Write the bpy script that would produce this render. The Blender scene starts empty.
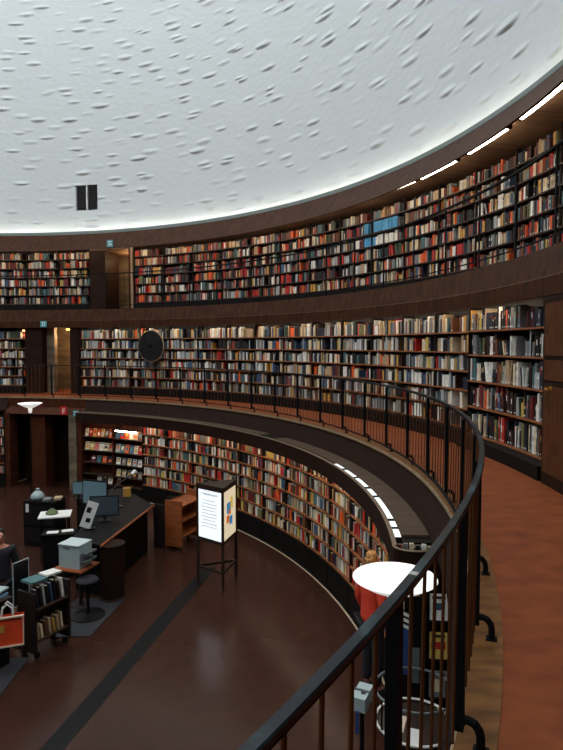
import bpy, math, random
from mathutils import Vector, Matrix
RND = random.Random(11)
SC = bpy.context.scene
COL = SC.collection
PI = math.pi
def rad(a): return math.radians(a)
def lin(c):
    c = c/255.0
    return c/12.92 if c <= .04045 else ((c+.055)/1.055)**2.4
# camera and its place on the middle gallery (origin = centre of the rotunda, metres)
CAM = (9.8185, -7.0699, 4.42); PITCH = 0.0504099; FPX = 592.57

# ------------------------------------------------------------------ materials
def mat(name, rgb, rough=.6, noise=0., scale=(8, 8, 8), bump=0., metal=0., emit=0., spec=.5, rgb2=None, lo=.35, hi=.65, detail=4):
    m = bpy.data.materials.new(name); m.use_nodes = True
    nt = m.node_tree; b = nt.nodes['Principled BSDF']
    col = (lin(rgb[0]), lin(rgb[1]), lin(rgb[2]), 1)
    b.inputs['Base Color'].default_value = col
    b.inputs['Roughness'].default_value = rough
    b.inputs['Metallic'].default_value = metal
    b.inputs['Specular IOR Level'].default_value = spec
    if emit:
        b.inputs['Emission Color'].default_value = col
        b.inputs['Emission Strength'].default_value = emit
    if noise or bump or rgb2:
        tc = nt.nodes.new('ShaderNodeTexCoord'); mp = nt.nodes.new('ShaderNodeMapping')
        mp.inputs['Scale'].default_value = scale
        nz = nt.nodes.new('ShaderNodeTexNoise'); nz.inputs['Detail'].default_value = detail; nz.inputs['Scale'].default_value = 1
        nt.links.new(tc.outputs['Object'], mp.inputs['Vector']); nt.links.new(mp.outputs[0], nz.inputs['Vector'])
        cr = nt.nodes.new('ShaderNodeValToRGB'); cr.color_ramp.elements[0].position = lo; cr.color_ramp.elements[1].position = hi
        c2 = (lin(rgb2[0]), lin(rgb2[1]), lin(rgb2[2]), 1) if rgb2 else tuple(min(1, v*(1+noise)) for v in col[:3])+(1,)
        c1 = col if rgb2 else tuple(v*(1-noise) for v in col[:3])+(1,)
        cr.color_ramp.elements[0].color = c1; cr.color_ramp.elements[1].color = c2
        nt.links.new(nz.outputs['Fac'], cr.inputs['Fac']); nt.links.new(cr.outputs['Color'], b.inputs['Base Color'])
        if bump:
            bp = nt.nodes.new('ShaderNodeBump'); bp.inputs['Distance'].default_value = bump
            nt.links.new(nz.outputs['Fac'], bp.inputs['Height']); nt.links.new(bp.outputs[0], b.inputs['Normal'])
    return m
def polar_wood(name, rgb, rgb2, R, panel=0, rough=.45):
    """curved veneer: grain follows the ring (angle * R, z), optional joints every `panel` metres"""
    m = bpy.data.materials.new(name); m.use_nodes = True; nt = m.node_tree; N = nt.nodes; L = nt.links
    b = N['Principled BSDF']; b.inputs['Roughness'].default_value = max(rough, .6); b.inputs['Specular IOR Level'].default_value = .12
    g = N.new('ShaderNodeNewGeometry'); s = N.new('ShaderNodeSeparateXYZ'); L.new(g.outputs['Position'], s.inputs[0])
    at = N.new('ShaderNodeMath'); at.operation = 'ARCTAN2'; L.new(s.outputs['Y'], at.inputs[0]); L.new(s.outputs['X'], at.inputs[1])
    mu = N.new('ShaderNodeMath'); mu.operation = 'MULTIPLY'; mu.inputs[1].default_value = R; L.new(at.outputs[0], mu.inputs[0])
    c = N.new('ShaderNodeCombineXYZ'); L.new(mu.outputs[0], c.inputs[0]); L.new(s.outputs['Z'], c.inputs[2])
    mp = N.new('ShaderNodeMapping'); mp.inputs['Scale'].default_value = (9, 1, 3); L.new(c.outputs[0], mp.inputs[0])
    nz = N.new('ShaderNodeTexNoise'); nz.inputs['Scale'].default_value = 1; nz.inputs['Detail'].default_value = 6; nz.inputs['Roughness'].default_value = .7
    L.new(mp.outputs[0], nz.inputs['Vector'])
    cr = N.new('ShaderNodeValToRGB'); cr.color_ramp.elements[0].position = .3; cr.color_ramp.elements[1].position = .72
    cr.color_ramp.elements[0].color = tuple(lin(v) for v in rgb)+(1,); cr.color_ramp.elements[1].color = tuple(lin(v) for v in rgb2)+(1,)
    L.new(nz.outputs['Fac'], cr.inputs['Fac'])
    out = cr.outputs['Color']
    if panel:
        dv = N.new('ShaderNodeMath'); dv.operation = 'DIVIDE'; dv.inputs[1].default_value = panel; L.new(mu.outputs[0], dv.inputs[0])
        fr = N.new('ShaderNodeMath'); fr.operation = 'FRACT'; L.new(dv.outputs[0], fr.inputs[0])
        lt = N.new('ShaderNodeMath'); lt.operation = 'LESS_THAN'; lt.inputs[1].default_value = .012/panel; L.new(fr.outputs[0], lt.inputs[0])
        mx = N.new('ShaderNodeMix'); mx.data_type = 'RGBA'; L.new(lt.outputs[0], mx.inputs['Factor']); L.new(out, mx.inputs['A'])
        mx.inputs['B'].default_value = (.006, .004, .003, 1); out = mx.outputs['Result']
    L.new(out, b.inputs['Base Color'])
    return m
def plaster():
    m = bpy.data.materials.new('white relief plaster'); m.use_nodes = True; nt = m.node_tree; N = nt.nodes; L = nt.links
    b = N['Principled BSDF']; b.inputs['Roughness'].default_value = .9; b.inputs['Specular IOR Level'].default_value = .1
    g = N.new('ShaderNodeNewGeometry'); s = N.new('ShaderNodeSeparateXYZ'); L.new(g.outputs['Position'], s.inputs[0])
    at = N.new('ShaderNodeMath'); at.operation = 'ARCTAN2'; L.new(s.outputs['Y'], at.inputs[0]); L.new(s.outputs['X'], at.inputs[1])
    mu = N.new('ShaderNodeMath'); mu.operation = 'MULTIPLY'; mu.inputs[1].default_value = 13.8; L.new(at.outputs[0], mu.inputs[0])
    c = N.new('ShaderNodeCombineXYZ'); L.new(mu.outputs[0], c.inputs[0]); L.new(s.outputs['Z'], c.inputs[1])
    def noise(sx, sy, det, rot=0.):
        mp = N.new('ShaderNodeMapping'); mp.inputs['Scale'].default_value = (sx, sy, 1); mp.inputs['Rotation'].default_value = (0, 0, rot)
        L.new(c.outputs[0], mp.inputs[0])
        n = N.new('ShaderNodeTexNoise'); n.inputs['Scale'].default_value = 1; n.inputs['Detail'].default_value = det; L.new(mp.outputs[0], n.inputs['Vector'])
        return n.outputs['Fac']
    fine = noise(5, 7, 3); wob = noise(.9, 2.2, 1)
    mp = N.new('ShaderNodeMapping'); mp.inputs['Scale'].default_value = (.9, 3.2, 1); mp.inputs['Rotation'].default_value = (0, 0, .06); L.new(c.outputs[0], mp.inputs[0])
    vo = N.new('ShaderNodeTexVoronoi'); vo.voronoi_dimensions = '2D'; vo.feature = 'F1'; vo.inputs['Scale'].default_value = 1; L.new(mp.outputs[0], vo.inputs['Vector'])
    wv = N.new('ShaderNodeMath'); wv.operation = 'MULTIPLY_ADD'; wv.inputs[1].default_value = .5; L.new(wob, wv.inputs[0]); L.new(vo.outputs['Distance'], wv.inputs[2])
    r = N.new('ShaderNodeMapRange'); r.inputs['From Min'].default_value = .56; r.inputs['From Max'].default_value = .10; r.interpolation_type = 'SMOOTHSTEP'
    L.new(wv.outputs[0], r.inputs['Value'])
    sc = N.new('ShaderNodeSeparateColor'); L.new(vo.outputs['Color'], sc.inputs[0])
    pr = N.new('ShaderNodeMapRange'); pr.inputs['From Min'].default_value = .08; pr.inputs['From Max'].default_value = .9; L.new(sc.outputs[0], pr.inputs['Value'])
    mm = N.new('ShaderNodeMath'); mm.operation = 'MULTIPLY'; L.new(r.outputs[0], mm.inputs[0]); L.new(pr.outputs[0], mm.inputs[1])
    f = N.new('ShaderNodeMath'); f.operation = 'MULTIPLY'; f.inputs[1].default_value = .10; L.new(fine, f.inputs[0])
    a = N.new('ShaderNodeMath'); a.operation = 'ADD'; L.new(mm.outputs[0], a.inputs[0]); L.new(f.outputs[0], a.inputs[1])
    bp = N.new('ShaderNodeBump'); bp.inputs['Distance'].default_value = PLB; bp.inputs['Strength'].default_value = 1; L.new(a.outputs[0], bp.inputs['Height'])
    L.new(bp.outputs[0], b.inputs['Normal'])
    b.inputs['Base Color'].default_value = (.63, .66, .668, 1)
    return m
PLB = .13
M = {}
M['plaster'] = plaster()
M['ceiling'] = mat('ceiling white', (225, 225, 222), .9)
M['fascia'] = polar_wood('dark fascia veneer', (34, 18, 9), (82, 47, 25), 13, 1.13)
M['fascia_low'] = polar_wood('dark low fascia veneer', (28, 16, 12), (48, 29, 20), 11.5, 0)
M['soffit'] = polar_wood('soffit boards', (96, 74, 56), (130, 102, 78), 13.7, 1.58, .6)
M['wallwood'] = polar_wood('dark wall panelling', (26, 15, 10), (50, 29, 19), 13, .9)
M['redwood'] = polar_wood('reddish burl veneer', (46, 22, 13), (88, 44, 24), 11.3, 0)
M['brass_edge'] = mat('pale edge strip', (150, 128, 100), .5, .2, (6, 6, 6))
M['trim'] = mat('grey green cornice trim', (92, 104, 100), .6)
M['lip'] = mat('worn light wood edging', (124, 84, 44), .5, spec=.2, rgb2=(90, 58, 30), scale=(5, 14, 9), detail=6)
M['lino'] = mat('red brown linoleum', (134, 70, 37), .6, spec=.15, rgb2=(104, 50, 28), scale=(4, 7, 5), lo=.3, hi=.75, detail=8)
M['lino_main'] = mat('dark brown linoleum', (62, 37, 28), .22, spec=.2, rgb2=(53, 31, 24), scale=(3, 3, 3), lo=.3, hi=.75, detail=8)
M['black'] = mat('black painted wood', (15, 13, 13), .6, .2, (6, 6, 6), spec=.15)
M['blackfloor'] = mat('black floor border', (16, 15, 15), .5, spec=.15)
M['inlay'] = mat('pale floor inlay', (190, 172, 146), .5)
M['mat_grey'] = mat('grey floor mat', (46, 46, 50), .9, .2, (30, 30, 30))
M['case'] = mat('dark bookcase wood', (28, 17, 12), .55, .3, (4, 4, 30))
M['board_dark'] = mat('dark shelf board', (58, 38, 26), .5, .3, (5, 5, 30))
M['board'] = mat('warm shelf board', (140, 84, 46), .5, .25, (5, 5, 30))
M['caseback'] = mat('bookcase back', (15, 10, 8), .7, .2, (5, 5, 5))
M['orangewood'] = mat('orange oak', (140, 74, 36), .5, .25, (3, 3, 22))
M['steel'] = mat('black steel', (14, 15, 17), .7, metal=.0, spec=.12)
M['rail'] = mat('dark worn handrail', (27, 32, 37), .33, rgb2=(70, 96, 104), scale=(7, 7, 7), detail=8, lo=.56, hi=.8, spec=.16)
M['rod'] = mat('bronze rod', (92, 56, 30), .45, .2, (20, 20, 3), metal=.2, spec=.3)
M['screw'] = mat('bright metal', (190, 190, 186), .3, metal=.8)
M['white'] = mat('white enamel', (235, 235, 228), .5)
M['bowl'] = mat('white opal bowl', (244, 242, 238), .5, emit=.62)
M['tube'] = mat('fluorescent tube', (255, 240, 218), .5, emit=20.)
M['tube_hid'] = mat('fluorescent tube hidden', (255, 234, 208), .5, emit=26.)
M['cove'] = mat('cove lamp', (255, 250, 236), .5, emit=18.)
M['glow'] = mat('frosted light panel', (224, 232, 232), .5, emit=.8)
M['warm'] = mat('warm lamp glass', (255, 176, 90), .5, emit=8.)
M['stone'] = mat('pale stone slab', (120, 106, 84), .7, rgb2=(82, 70, 55), scale=(1.5, 1.5, 5), detail=6)
M['teal'] = mat('teal sign', (46, 132, 138), .5, emit=.25)
M['red'] = mat('red sign', (178, 34, 30), .5, emit=.15)
M['vent'] = mat('vent louvre', (62, 60, 60), .7)
M['glass'] = mat('sky bright window glass', (220, 232, 240), .2, emit=1.5)
M['paper'] = mat('paper', (225, 225, 220), .8)
M['pages'] = mat('book page block', (196, 186, 164), .9, .15, (60, 60, 60))
M['darkplastic'] = mat('dark plastic', (16, 16, 18), .4)
M['greyplastic'] = mat('pale grey plastic', (160, 176, 178), .5)
M['greyplastic2'] = mat('mid grey plastic', (90, 98, 100), .5)
M['screen'] = mat('dim pale screen', (84, 108, 118), .3, emit=.22)
M['lanternwood'] = mat('dark lantern wood', (44, 28, 18), .5, .3, (4, 4, 25))
M['lanternpanel'] = mat('lit white panel', (236, 244, 250), .5, emit=.85)
M['lanternpanel2'] = mat('lit cream panel', (245, 226, 190), .5, emit=.62)
M['inkgrey'] = mat('grey ink', (130, 140, 146), .6, emit=.3)
M['orangebag'] = mat('orange red bag', (214, 70, 30), .55, .15, (6, 6, 6))
M['bagpale'] = mat('pale bag trim', (222, 200, 176), .6)
M['skin'] = mat('skin', (206, 140, 116), .55)
M['redshirt'] = mat('orange red knit', (214, 64, 38), .8, .15, (40, 40, 40))
M['darkcloth'] = mat('dark cloth', (26, 26, 32), .85)
M['blond'] = mat('blond hair', (168, 122, 66), .6, .35, (40, 40, 8))
M['darkhair'] = mat('dark hair', (34, 24, 20), .6, .3, (40, 40, 8))
M['yellow'] = mat('ochre yellow', (186, 140, 58), .6)
M['blue'] = mat('deep blue', (36, 66, 120), .6)
M['lblue'] = mat('light blue', (120, 160, 190), .6)
M['green'] = mat('grey green', (96, 106, 70), .8)
M['pink'] = mat('coral pink', (216, 88, 84), .6)
PAL = {'cream': (226, 208, 174), 'white': (236, 234, 226), 'pale grey': (176, 180, 178), 'grey': (118, 122, 124), 'black': (18, 17, 19),
       'dark brown': (50, 29, 20), 'brown': (112, 68, 44), 'maroon': (110, 32, 32), 'red': (186, 40, 28), 'orange': (226, 96, 38),
       'ochre': (206, 156, 74), 'yellow': (206, 176, 88), 'navy': (30, 38, 58), 'blue': (62, 88, 118), 'sky blue': (86, 170, 222),
       'teal': (70, 108, 112), 'green': (52, 70, 50), 'olive': (120, 116, 76), 'beige': (184, 158, 124), 'pink': (204, 128, 120)}
PN = list(PAL)
PM = {k: mat('book cover '+k, v, .55, .18, (50, 50, 14)) for k, v in PAL.items()}
W3 = dict(cream=9, white=6, **{'pale grey': 6, 'grey': 8, 'black': 11, 'dark brown': 10}, brown=8, maroon=8, red=9, orange=7, ochre=4, yellow=1, navy=5, blue=4, teal=4, green=3, olive=3, beige=6)
W2 = dict(cream=10, white=16, **{'pale grey': 14, 'grey': 12, 'black': 14, 'dark brown': 6}, brown=3, maroon=3, red=4, orange=2, ochre=3, yellow=1, navy=6, blue=5, teal=3, green=3, olive=3, beige=7)
WB = dict(cream=6, white=7, **{'pale grey': 7, 'grey': 12, 'black': 18, 'dark brown': 10}, brown=5, maroon=6, red=5, orange=2, ochre=3, yellow=.5, navy=8, blue=3, teal=3, green=3, olive=3, beige=6)
W1 = dict(cream=12, white=12, **{'pale grey': 7, 'grey': 8, 'black': 12, 'dark brown': 7}, brown=6, maroon=5, red=9, orange=7, ochre=4, yellow=3, navy=5, blue=4, teal=4, green=3, olive=4, beige=9, pink=2)

# ------------------------------------------------------------------ mesh helpers
WM = {}
class MB:
    def __init__(s, xf=None): s.v = []; s.f = []; s.m = []; s.xf = xf or Matrix()
    def add(s, vs, fs, mi=0, xf=None):
        k = len(s.v); T = s.xf @ xf if xf is not None else s.xf
        s.v += [T @ Vector(p) for p in vs]
        s.f += [tuple(k+i for i in f) for f in fs]; s.m += [mi]*len(fs); return s
    def box(s, c, d, mi=0, rz=0., rx=0., ry=0., taper=1.):
        x, y, z = d[0]/2, d[1]/2, d[2]/2
        vs = [(-x, -y, -z), (x, -y, -z), (x, y, -z), (-x, y, -z)]+[(q[0]*taper, q[1]*taper, z) for q in ((-x, -y), (x, -y), (x, y), (-x, y))]
        T = Matrix.Translation(c) @ Matrix.Rotation(rz, 4, 'Z') @ Matrix.Rotation(ry, 4, 'Y') @ Matrix.Rotation(rx, 4, 'X')
        return s.add(vs, [(0, 3, 2, 1), (4, 5, 6, 7), (0, 1, 5, 4), (1, 2, 6, 5), (2, 3, 7, 6), (3, 0, 4, 7)], mi, T)
    def rev(s, prof, a0, a1, mi=0, step=1.2, mis=None):
        """revolve a closed (R,z) profile from a0 to a1 degrees about the rotunda axis"""
        full = abs(a1-a0) >= 359.9
        n = max(1, int(math.ceil(abs(a1-a0)/step))); k = len(prof); vs = []
        for i in range(n if full else n+1):
            a = rad(a0+(a1-a0)*i/n); ca, sa = math.cos(a), math.sin(a)
            vs += [(R*ca, R*sa, z) for R, z in prof]
        fs = []; ms = []
        for i in range(n):
            j = (i+1) % n if full else i+1
            for q in range(k):
                r = (q+1) % k; fs.append((i*k+q, i*k+r, j*k+r, j*k+q)); ms.append(mis[q] if mis else mi)
        if not full: fs += [tuple(range(k)), tuple(n*k+q for q in reversed(range(k)))]; ms += [mi, mi]
        b = len(s.m); s.add(vs, fs, mi); s.m[b:] = ms; return s
    def cyl(s, p0, p1, r, mi=0, n=12, r1=None):
        return s.tube([p0, p1], [r, r if r1 is None else r1], mi, n)
    def tube(s, pts, rs, mi=0, n=8):
        pts = [Vector(p) for p in pts]
        if not isinstance(rs, (list, tuple)): rs = [rs]*len(pts)
        vs = []; prev = None
        for i, p in enumerate(pts):
            t = (pts[min(i+1, len(pts)-1)]-pts[max(i-1, 0)]).normalized()
            if prev is None: u = t.cross(Vector((0, 0, 1)) if abs(t.z) < .9 else Vector((1, 0, 0))).normalized()
            else: u = (prev-t*prev.dot(t)).normalized()
            w = t.cross(u); prev = u
            vs += [p+(u*math.cos(2*PI*j/n)+w*math.sin(2*PI*j/n))*rs[i] for j in range(n)]
        fs = [(i*n+j, i*n+(j+1) % n, (i+1)*n+(j+1) % n, (i+1)*n+j) for i in range(len(pts)-1) for j in range(n)]
        fs += [tuple(reversed(range(n))), tuple((len(pts)-1)*n+j for j in range(n))]
        return s.add(vs, fs, mi)
    def lathe(s, prof, c=(0, 0, 0), mi=0, n=32):
        vs = []; k = len(prof)
        for j in range(n):
            a = 2*PI*j/n; vs += [(c[0]+r*math.cos(a), c[1]+r*math.sin(a), c[2]+z) for r, z in prof]
        fs = [(j*k+q, ((j+1) % n)*k+q, ((j+1) % n)*k+q+1, j*k+q+1) for j in range(n) for q in range(k-1)]
        return s.add(vs, fs, mi)
    def quadslab(s, pts, th, mi=0):
        """polygon in the horizontal plane given thickness downward"""
        n = len(pts); vs = [tuple(p) for p in pts]+[(p[0], p[1], p[2]-th) for p in pts]
        return s.add(vs, [tuple(range(n)), tuple(reversed(range(n, 2*n)))]+[(i, i+n, (i+1) % n+n, (i+1) % n) for i in range(n)], mi)
    def build(s, name, mats, parent=None, loc=None, smooth=False):
        me = bpy.data.meshes.new(name)
        base = WM[parent.name] if parent is not None else Matrix.Translation(loc or (0, 0, 0))
        inv = base.inverted()
        me.from_pydata([inv @ v for v in s.v], [], s.f)
        if not isinstance(mats, (list, tuple)): mats = [mats]
        for x in mats: me.materials.append(x)
        if len(mats) > 1: me.polygons.foreach_set('material_index', s.m)
        if smooth: me.polygons.foreach_set('use_smooth', [True]*len(me.polygons))
        me.update()
        import bmesh
        if len(s.f) < 60000:
            bm = bmesh.new(); bm.from_mesh(me); bmesh.ops.recalc_face_normals(bm, faces=bm.faces); bm.to_mesh(me); bm.free()
        o = bpy.data.objects.new(name, me); COL.objects.link(o)
        if parent is not None: o.parent = parent
        else: o.matrix_world = base
        WM[o.name] = base
        return o
def tag(o, label=None, cat=None, group=None, kind=None):
    if label: o['label'] = label
    if cat: o['category'] = cat
    if group: o['group'] = group
    if kind: o['kind'] = kind
    return o
def thing(name, loc, label, cat, group=None, rz=0.):
    o = bpy.data.objects.new(name, None); COL.objects.link(o); o.empty_display_size = .1
    o.location = loc; o.rotation_euler = (0, 0, rz); WM[o.name] = Matrix.Translation(loc) @ Matrix.Rotation(rz, 4, 'Z')
    return tag(o, label, cat, group)
def L(o): return MB(WM[o.name].copy())           # builder in a thing's own axes
def struct(name, mb, mats, parent=None, **k):
    o = mb.build(name, mats, parent, **k)
    if parent is None: o['kind'] = 'structure'
    return o
def P(R, a, z): return (R*math.cos(rad(a)), R*math.sin(rad(a)), z)
def ring(name, prof, a0, a1, m, mis=None, step=1.2):
    return struct(name, MB().rev(prof, a0, a1, mis=mis, step=step), m)
ORD = ['first', 'second', 'third', 'fourth', 'fifth', 'sixth', 'seventh', 'eighth', 'ninth', 'tenth', 'eleventh', 'twelfth', 'thirteenth', 'fourteenth', 'fifteenth', 'sixteenth', 'seventeenth', 'eighteenth', 'nineteenth', 'twentieth']
def ordn(i):
    if i < 20: return ORD[i]
    t = ['twenty', 'thirty', 'forty', 'fifty', 'sixty', 'seventy', 'eighty'][(i+1)//10-2]
    if (i+1) % 10 == 0: return {'twenty': 'twentieth', 'thirty': 'thirtieth', 'forty': 'fortieth', 'fifty': 'fiftieth', 'sixty': 'sixtieth', 'seventy': 'seventieth', 'eighty': 'eightieth'}[t]
    return t+'-'+ORD[(i+1) % 10-1]

# ------------------------------------------------------------------ the room shell
F2, F3 = 2.8, 5.6
struct('floor', MB().rev([(0.01, 0), (14.6, 0), (14.6, -.2), (0.01, -.2)], 0, 360, step=5), M['lino_main'])
ring('floor', [(11.70, F2), (13.34, F2), (13.34, F2-.06), (11.70, F2-.06)], 0, 360, M['lino'])                 # middle gallery
ring('floor', [(13.10, F3), (14.5, F3), (14.5, F3-.06), (13.10, F3-.06)], 0, 360, M['lino'])                   # top gallery
ring('trim_1', [(11.54, F2+.004), (11.70, F2+.004), (11.70, F2-.05), (11.54, F2-.05)], 0, 360, M['lip'], step=.8)
ring('trim_2', [(11.525, F2+.006), (11.54, F2+.006), (11.54, F2-.03), (11.525, F2-.03)], 0, 360, M['brass_edge'], step=.8)
ring('trim_3', [(11.41, 2.40), (11.545, 2.72), (11.545, F2-.03), (11.62, F2-.05), (13.34, F2-.06), (13.34, F2-.2), (11.62, 2.36), (11.41, 2.36)], -360+83.8, 70.2, M['fascia_low'], step=.8)
ring('trim_4', [(11.30, 2.30), (11.535, 2.5), (11.545, F2-.03), (11.62, F2-.05), (11.62, 2.30)], 70.2, 83.8, M['redwood'], step=.8)
ring('trim_5', [(12.93, 5.0), (12.93, 5.22), (12.95, 5.24), (13.03, F3), (13.10, F3), (13.10, 5.30), (12.985, 5.10), (12.965, 5.0)], 0, 360, M['fascia'], step=.8)
ring('ceiling', [(12.985, 5.10), (13.10, 5.25), (13.4, 5.25), (13.4, 5.07)], 0, 360, M['caseback'])                  # soffit over the middle gallery shelves
# cornice
ring('trim_6', [(13.17, 7.58), (13.40, 7.86), (13.66, 8.19), (13.95, 8.19), (13.95, 8.0), (13.42, 7.80), (13.22, 7.58)], 0, 360, M['fascia'], step=.8)
ring('trim_7', [(13.655, 8.192), (13.69, 8.30), (13.705, 8.30), (13.705, 8.192)], 0, 360, M['trim'], step=.8)
for i_ in range(20):
    t = bpy.data.objects.new('cove_light', None); COL.objects.link(t); t.location = P(13.75, i_*18, 8.21); WM[t.name] = Matrix.Translation(P(13.75, i_*18, 8.21))
    tag(t, 'concealed uplight tube behind the grey green cornice trim', 'light', 'concealed uplights behind the cornice trim')
    MB().tube([P(13.755, i_*18-8.8+17.6*j/16, 8.235) for j in range(17)], .02, n=8).build('tube', M['cove'], t)
    MB().rev([(13.73, 8.195), (13.73, 8.215), (13.77, 8.215), (13.77, 8.195)], i_*18-8.8, i_*18+8.8).build('batten', M['steel'], t)
ring('ceiling', [(13.42, 7.80), (13.5, 7.76), (14.5, 7.73), (14.5, 7.85), (13.5, 7.88)], 0, 360, M['soffit'])
# walls
VA, VB, VZ0, VZ1 = 75.4, 78.8, 9.06, 9.92
ZW0, ZW1, ZC = 19.3, 23.2, 24.4
def drum_ring(z0, z1, a0=0, a1=360): return MB().rev([(13.95, z0), (13.95, z1), (14.2, z1), (14.2, z0)], a0, a1, step=1)
struct('wall_upper', drum_ring(8.0, VZ0), M['plaster'])
mb = MB(); mb.rev([(13.95, VZ0), (13.95, VZ1), (14.2, VZ1), (14.2, VZ0)], VB, 360+VA, step=1)
struct('wall_upper', mb, M['plaster'])
struct('wall_upper', drum_ring(VZ1, ZW0), M['plaster'])
mb = MB()
for k in range(20):
    a = k*18; mb.rev([(13.95, ZW0), (13.95, ZW1), (14.2, ZW1), (14.2, ZW0)], a+4, a+14, step=2)
struct('wall_upper', mb, M['plaster'])
struct('wall_upper', drum_ring(ZW1, ZC), M['plaster'])
struct('ceiling', MB().rev([(.01, ZC), (14.2, ZC), (14.2, ZC+.2), (.01, ZC+.2)], 0, 360, step=5), M['ceiling'])
for k in range(20):
    a = k*18-0.0
    w = struct('window_%d' % (k+1), MB().rev([(14.13, ZW0), (14.13, ZW1), (14.16, ZW1), (14.16, ZW0)], a-4, a+4, step=2), M['glass'])
    fm = MB()
    for da in (-3.9, 0, 3.9): fm.rev([(14.05, ZW0), (14.05, ZW1), (14.12, ZW1), (14.12, ZW0)], a+da-.1, a+da+.1)
    for z in (ZW0+.04, (ZW0+ZW1)/2, ZW1-.04): fm.rev([(14.05, z-.04), (14.05, z+.04), (14.12, z+.04), (14.12, z-.04)], a-4, a+4)
    fm.build('window_frame', M['white'], w)
    ld = bpy.data.lights.new('clerestory_daylight', 'AREA'); ld.shape = 'RECTANGLE'; ld.size = 1.8; ld.size_y = 3.6
    ld.energy = 330; ld.color = (.955, .985, 1.0)
    lo = bpy.data.objects.new('clerestory_daylight', ld); COL.objects.link(lo); lo.location = P(13.85, a, (ZW0+ZW1)/2)
    d = Vector(P(1, a, 0)); d.z = .62; lo.rotation_euler = d.to_track_quat('Z', 'Y').to_euler()
# backs of the three tiers
ring('wall_top', [(14.42, F3), (14.42, 7.9), (14.5, 7.9), (14.5, F3)], -180, 70.2, M['wallwood'])
ring('wall_top', [(14.42, F3), (14.42, 7.9), (14.5, 7.9), (14.5, F3)], 77.1, 180, M['wallwood'])
ring('wall_middle', [(13.40, F2), (13.40, 5.3), (13.46, 5.3), (13.46, F2)], -.6, 76.3, M['wallwood'])
ring('wall_middle', [(13.40, F2), (13.40, 5.3), (13.46, 5.3), (13.46, F2)], 84.9, 110, M['wallwood'])
ring('wall_middle', [(12.95, F2), (12.95, 5.3), (13.3, 5.3), (13.3, F2)], 110, 351, M['wallwood'])
ring('wall_lower', [(11.60, 0), (11.60, 2.36), (11.68, 2.36), (11.68, 0)], -6.6, 70.2, M['wallwood'])
ring('wall_lower', [(11.60, 0), (11.60, 2.36), (11.68, 2.36), (11.68, 0)], 83.8, 110, M['wallwood'])
ring('wall_lower', [(11.5, 0), (11.5, 2.36), (11.68, 2.36), (11.68, 0)], 110, 335, M['wallwood'])
ring('wall_back', [(14.45, 0), (14.45, 2.7), (14.6, 2.7), (14.6, 0)], 0, 360, M['wallwood'])
# ground floor markings
ring('trim_8', [(11.155, .004), (11.185, .004), (11.185, .0), (11.155, .0)], -6.6, 70.2, M['inlay'], step=.8)
ring('trim_9', [(11.185, .003), (11.25, .003), (11.25, .0), (11.185, .0)], -6.6, 70.2, M['blackfloor'], step=.8)
mb = MB()
q = [(3.54, 10.72), (2.45, 11.15), (1.55, 11.25), (1.05, 11.23), (0.0, 11.18)]
mb.tube([(2.15, 14.2, .012), (1.72, 13.5, .012), (1.45, 12.5, .012), (1.2, 11.6, .012), (.6, 11.16, .012), (-.4, 11.16, .012)], .012, n=6)
struct('trim_10', mb, M['inlay'])
d = Vector((.86, 4.24, 0)).normalized(); n_ = Vector((d.y, -d.x, 0))
c0 = Vector((7.29, -.81, 0))-d*6; c1 = Vector((8.2, 3.55, 0))+d*1.0
struct('trim_11', MB().quadslab([tuple((c0+n_*.13)+Vector((0, 0, .003))), tuple((c1+n_*.13)+Vector((0, 0, .003))), tuple((c1-n_*.13)+Vector((0, 0, .003))), tuple((c0-n_*.13)+Vector((0, 0, .003)))], .003), M['blackfloor'])

# ------------------------------------------------------------------ doorway openings
def passage(nm, R0, z0, z1, a0, a1, astone0, astone1, R1, front=None):
    """recess in the ring between a0 and a1: wooden jamb, stone lined opening"""
    mbs = MB()
    mbs.rev([(R1, z0), (R1, z1), (R1+.1, z1), (R1+.1, z0)], a0-1.5, a1+1.5, step=1)
    struct('wall_passage', mbs, M['stone'])
    top = MB().rev([(R0, z1), (R1, z1), (R1, z1+.1), (R0, z1+.1)], a0, a1, step=1); struct('ceiling', top, M['soffit'])
    fl = MB().rev([(R0-.02, z0+.004), (R1, z0+.004), (R1, z0-.05), (R0-.02, z0-.05)], a0, a1, step=1); struct('floor', fl, M['lino'])
    for a, s in ((a0, -1), (a1, 1)):
        w = MB().rev([(R0+.3, z0), (R1, z0), (R1, z1), (R0+.3, z1)], a if s > 0 else a-.4, a+.4 if s > 0 else a); struct('wall_passage', w, M['stone'])
passage('top', 14.1, F3, 7.70, 70.2, 77.1, 71, 74.7, 15.6)
ring('wall_jamb', [(14.1, F3), (14.1, 7.72), (15.0, 7.72), (15.0, F3)], 74.75, 77.1, M['wallwood'], step=.5)
ring('wall_jamb', [(14.02, F3), (14.02, 7.74), (14.16, 7.74), (14.16, F3)], 70.15, 70.45, M['brass_edge'], step=.3)
ring('wall_jamb', [(14.1, F3), (14.1, 7.72), (14.5, 7.72), (14.5, F3)], 70.45, 71.0, M['redwood'], step=.3)
passage('middle', 13.05, F2, 5.05, 76.3, 84.9, 77.5, 82.4, 14.9)
ring('wall_jamb', [(13.02, F2), (13.02, 5.06), (13.9, 5.06), (13.9, F2)], 82.3, 84.9, M['wallwood'], step=.5)
ring('wall_jamb', [(13.02, F2), (13.02, 5.06), (13.5, 5.06), (13.5, F2)], 76.3, 77.75, M['wallwood'], step=.5)
ring('wall_jamb', [(13.3, F2), (13.3, 5.05), (13.5, 5.05), (13.5, F2)], 81.0, 82.2, M['stone'], step=.5)
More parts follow.
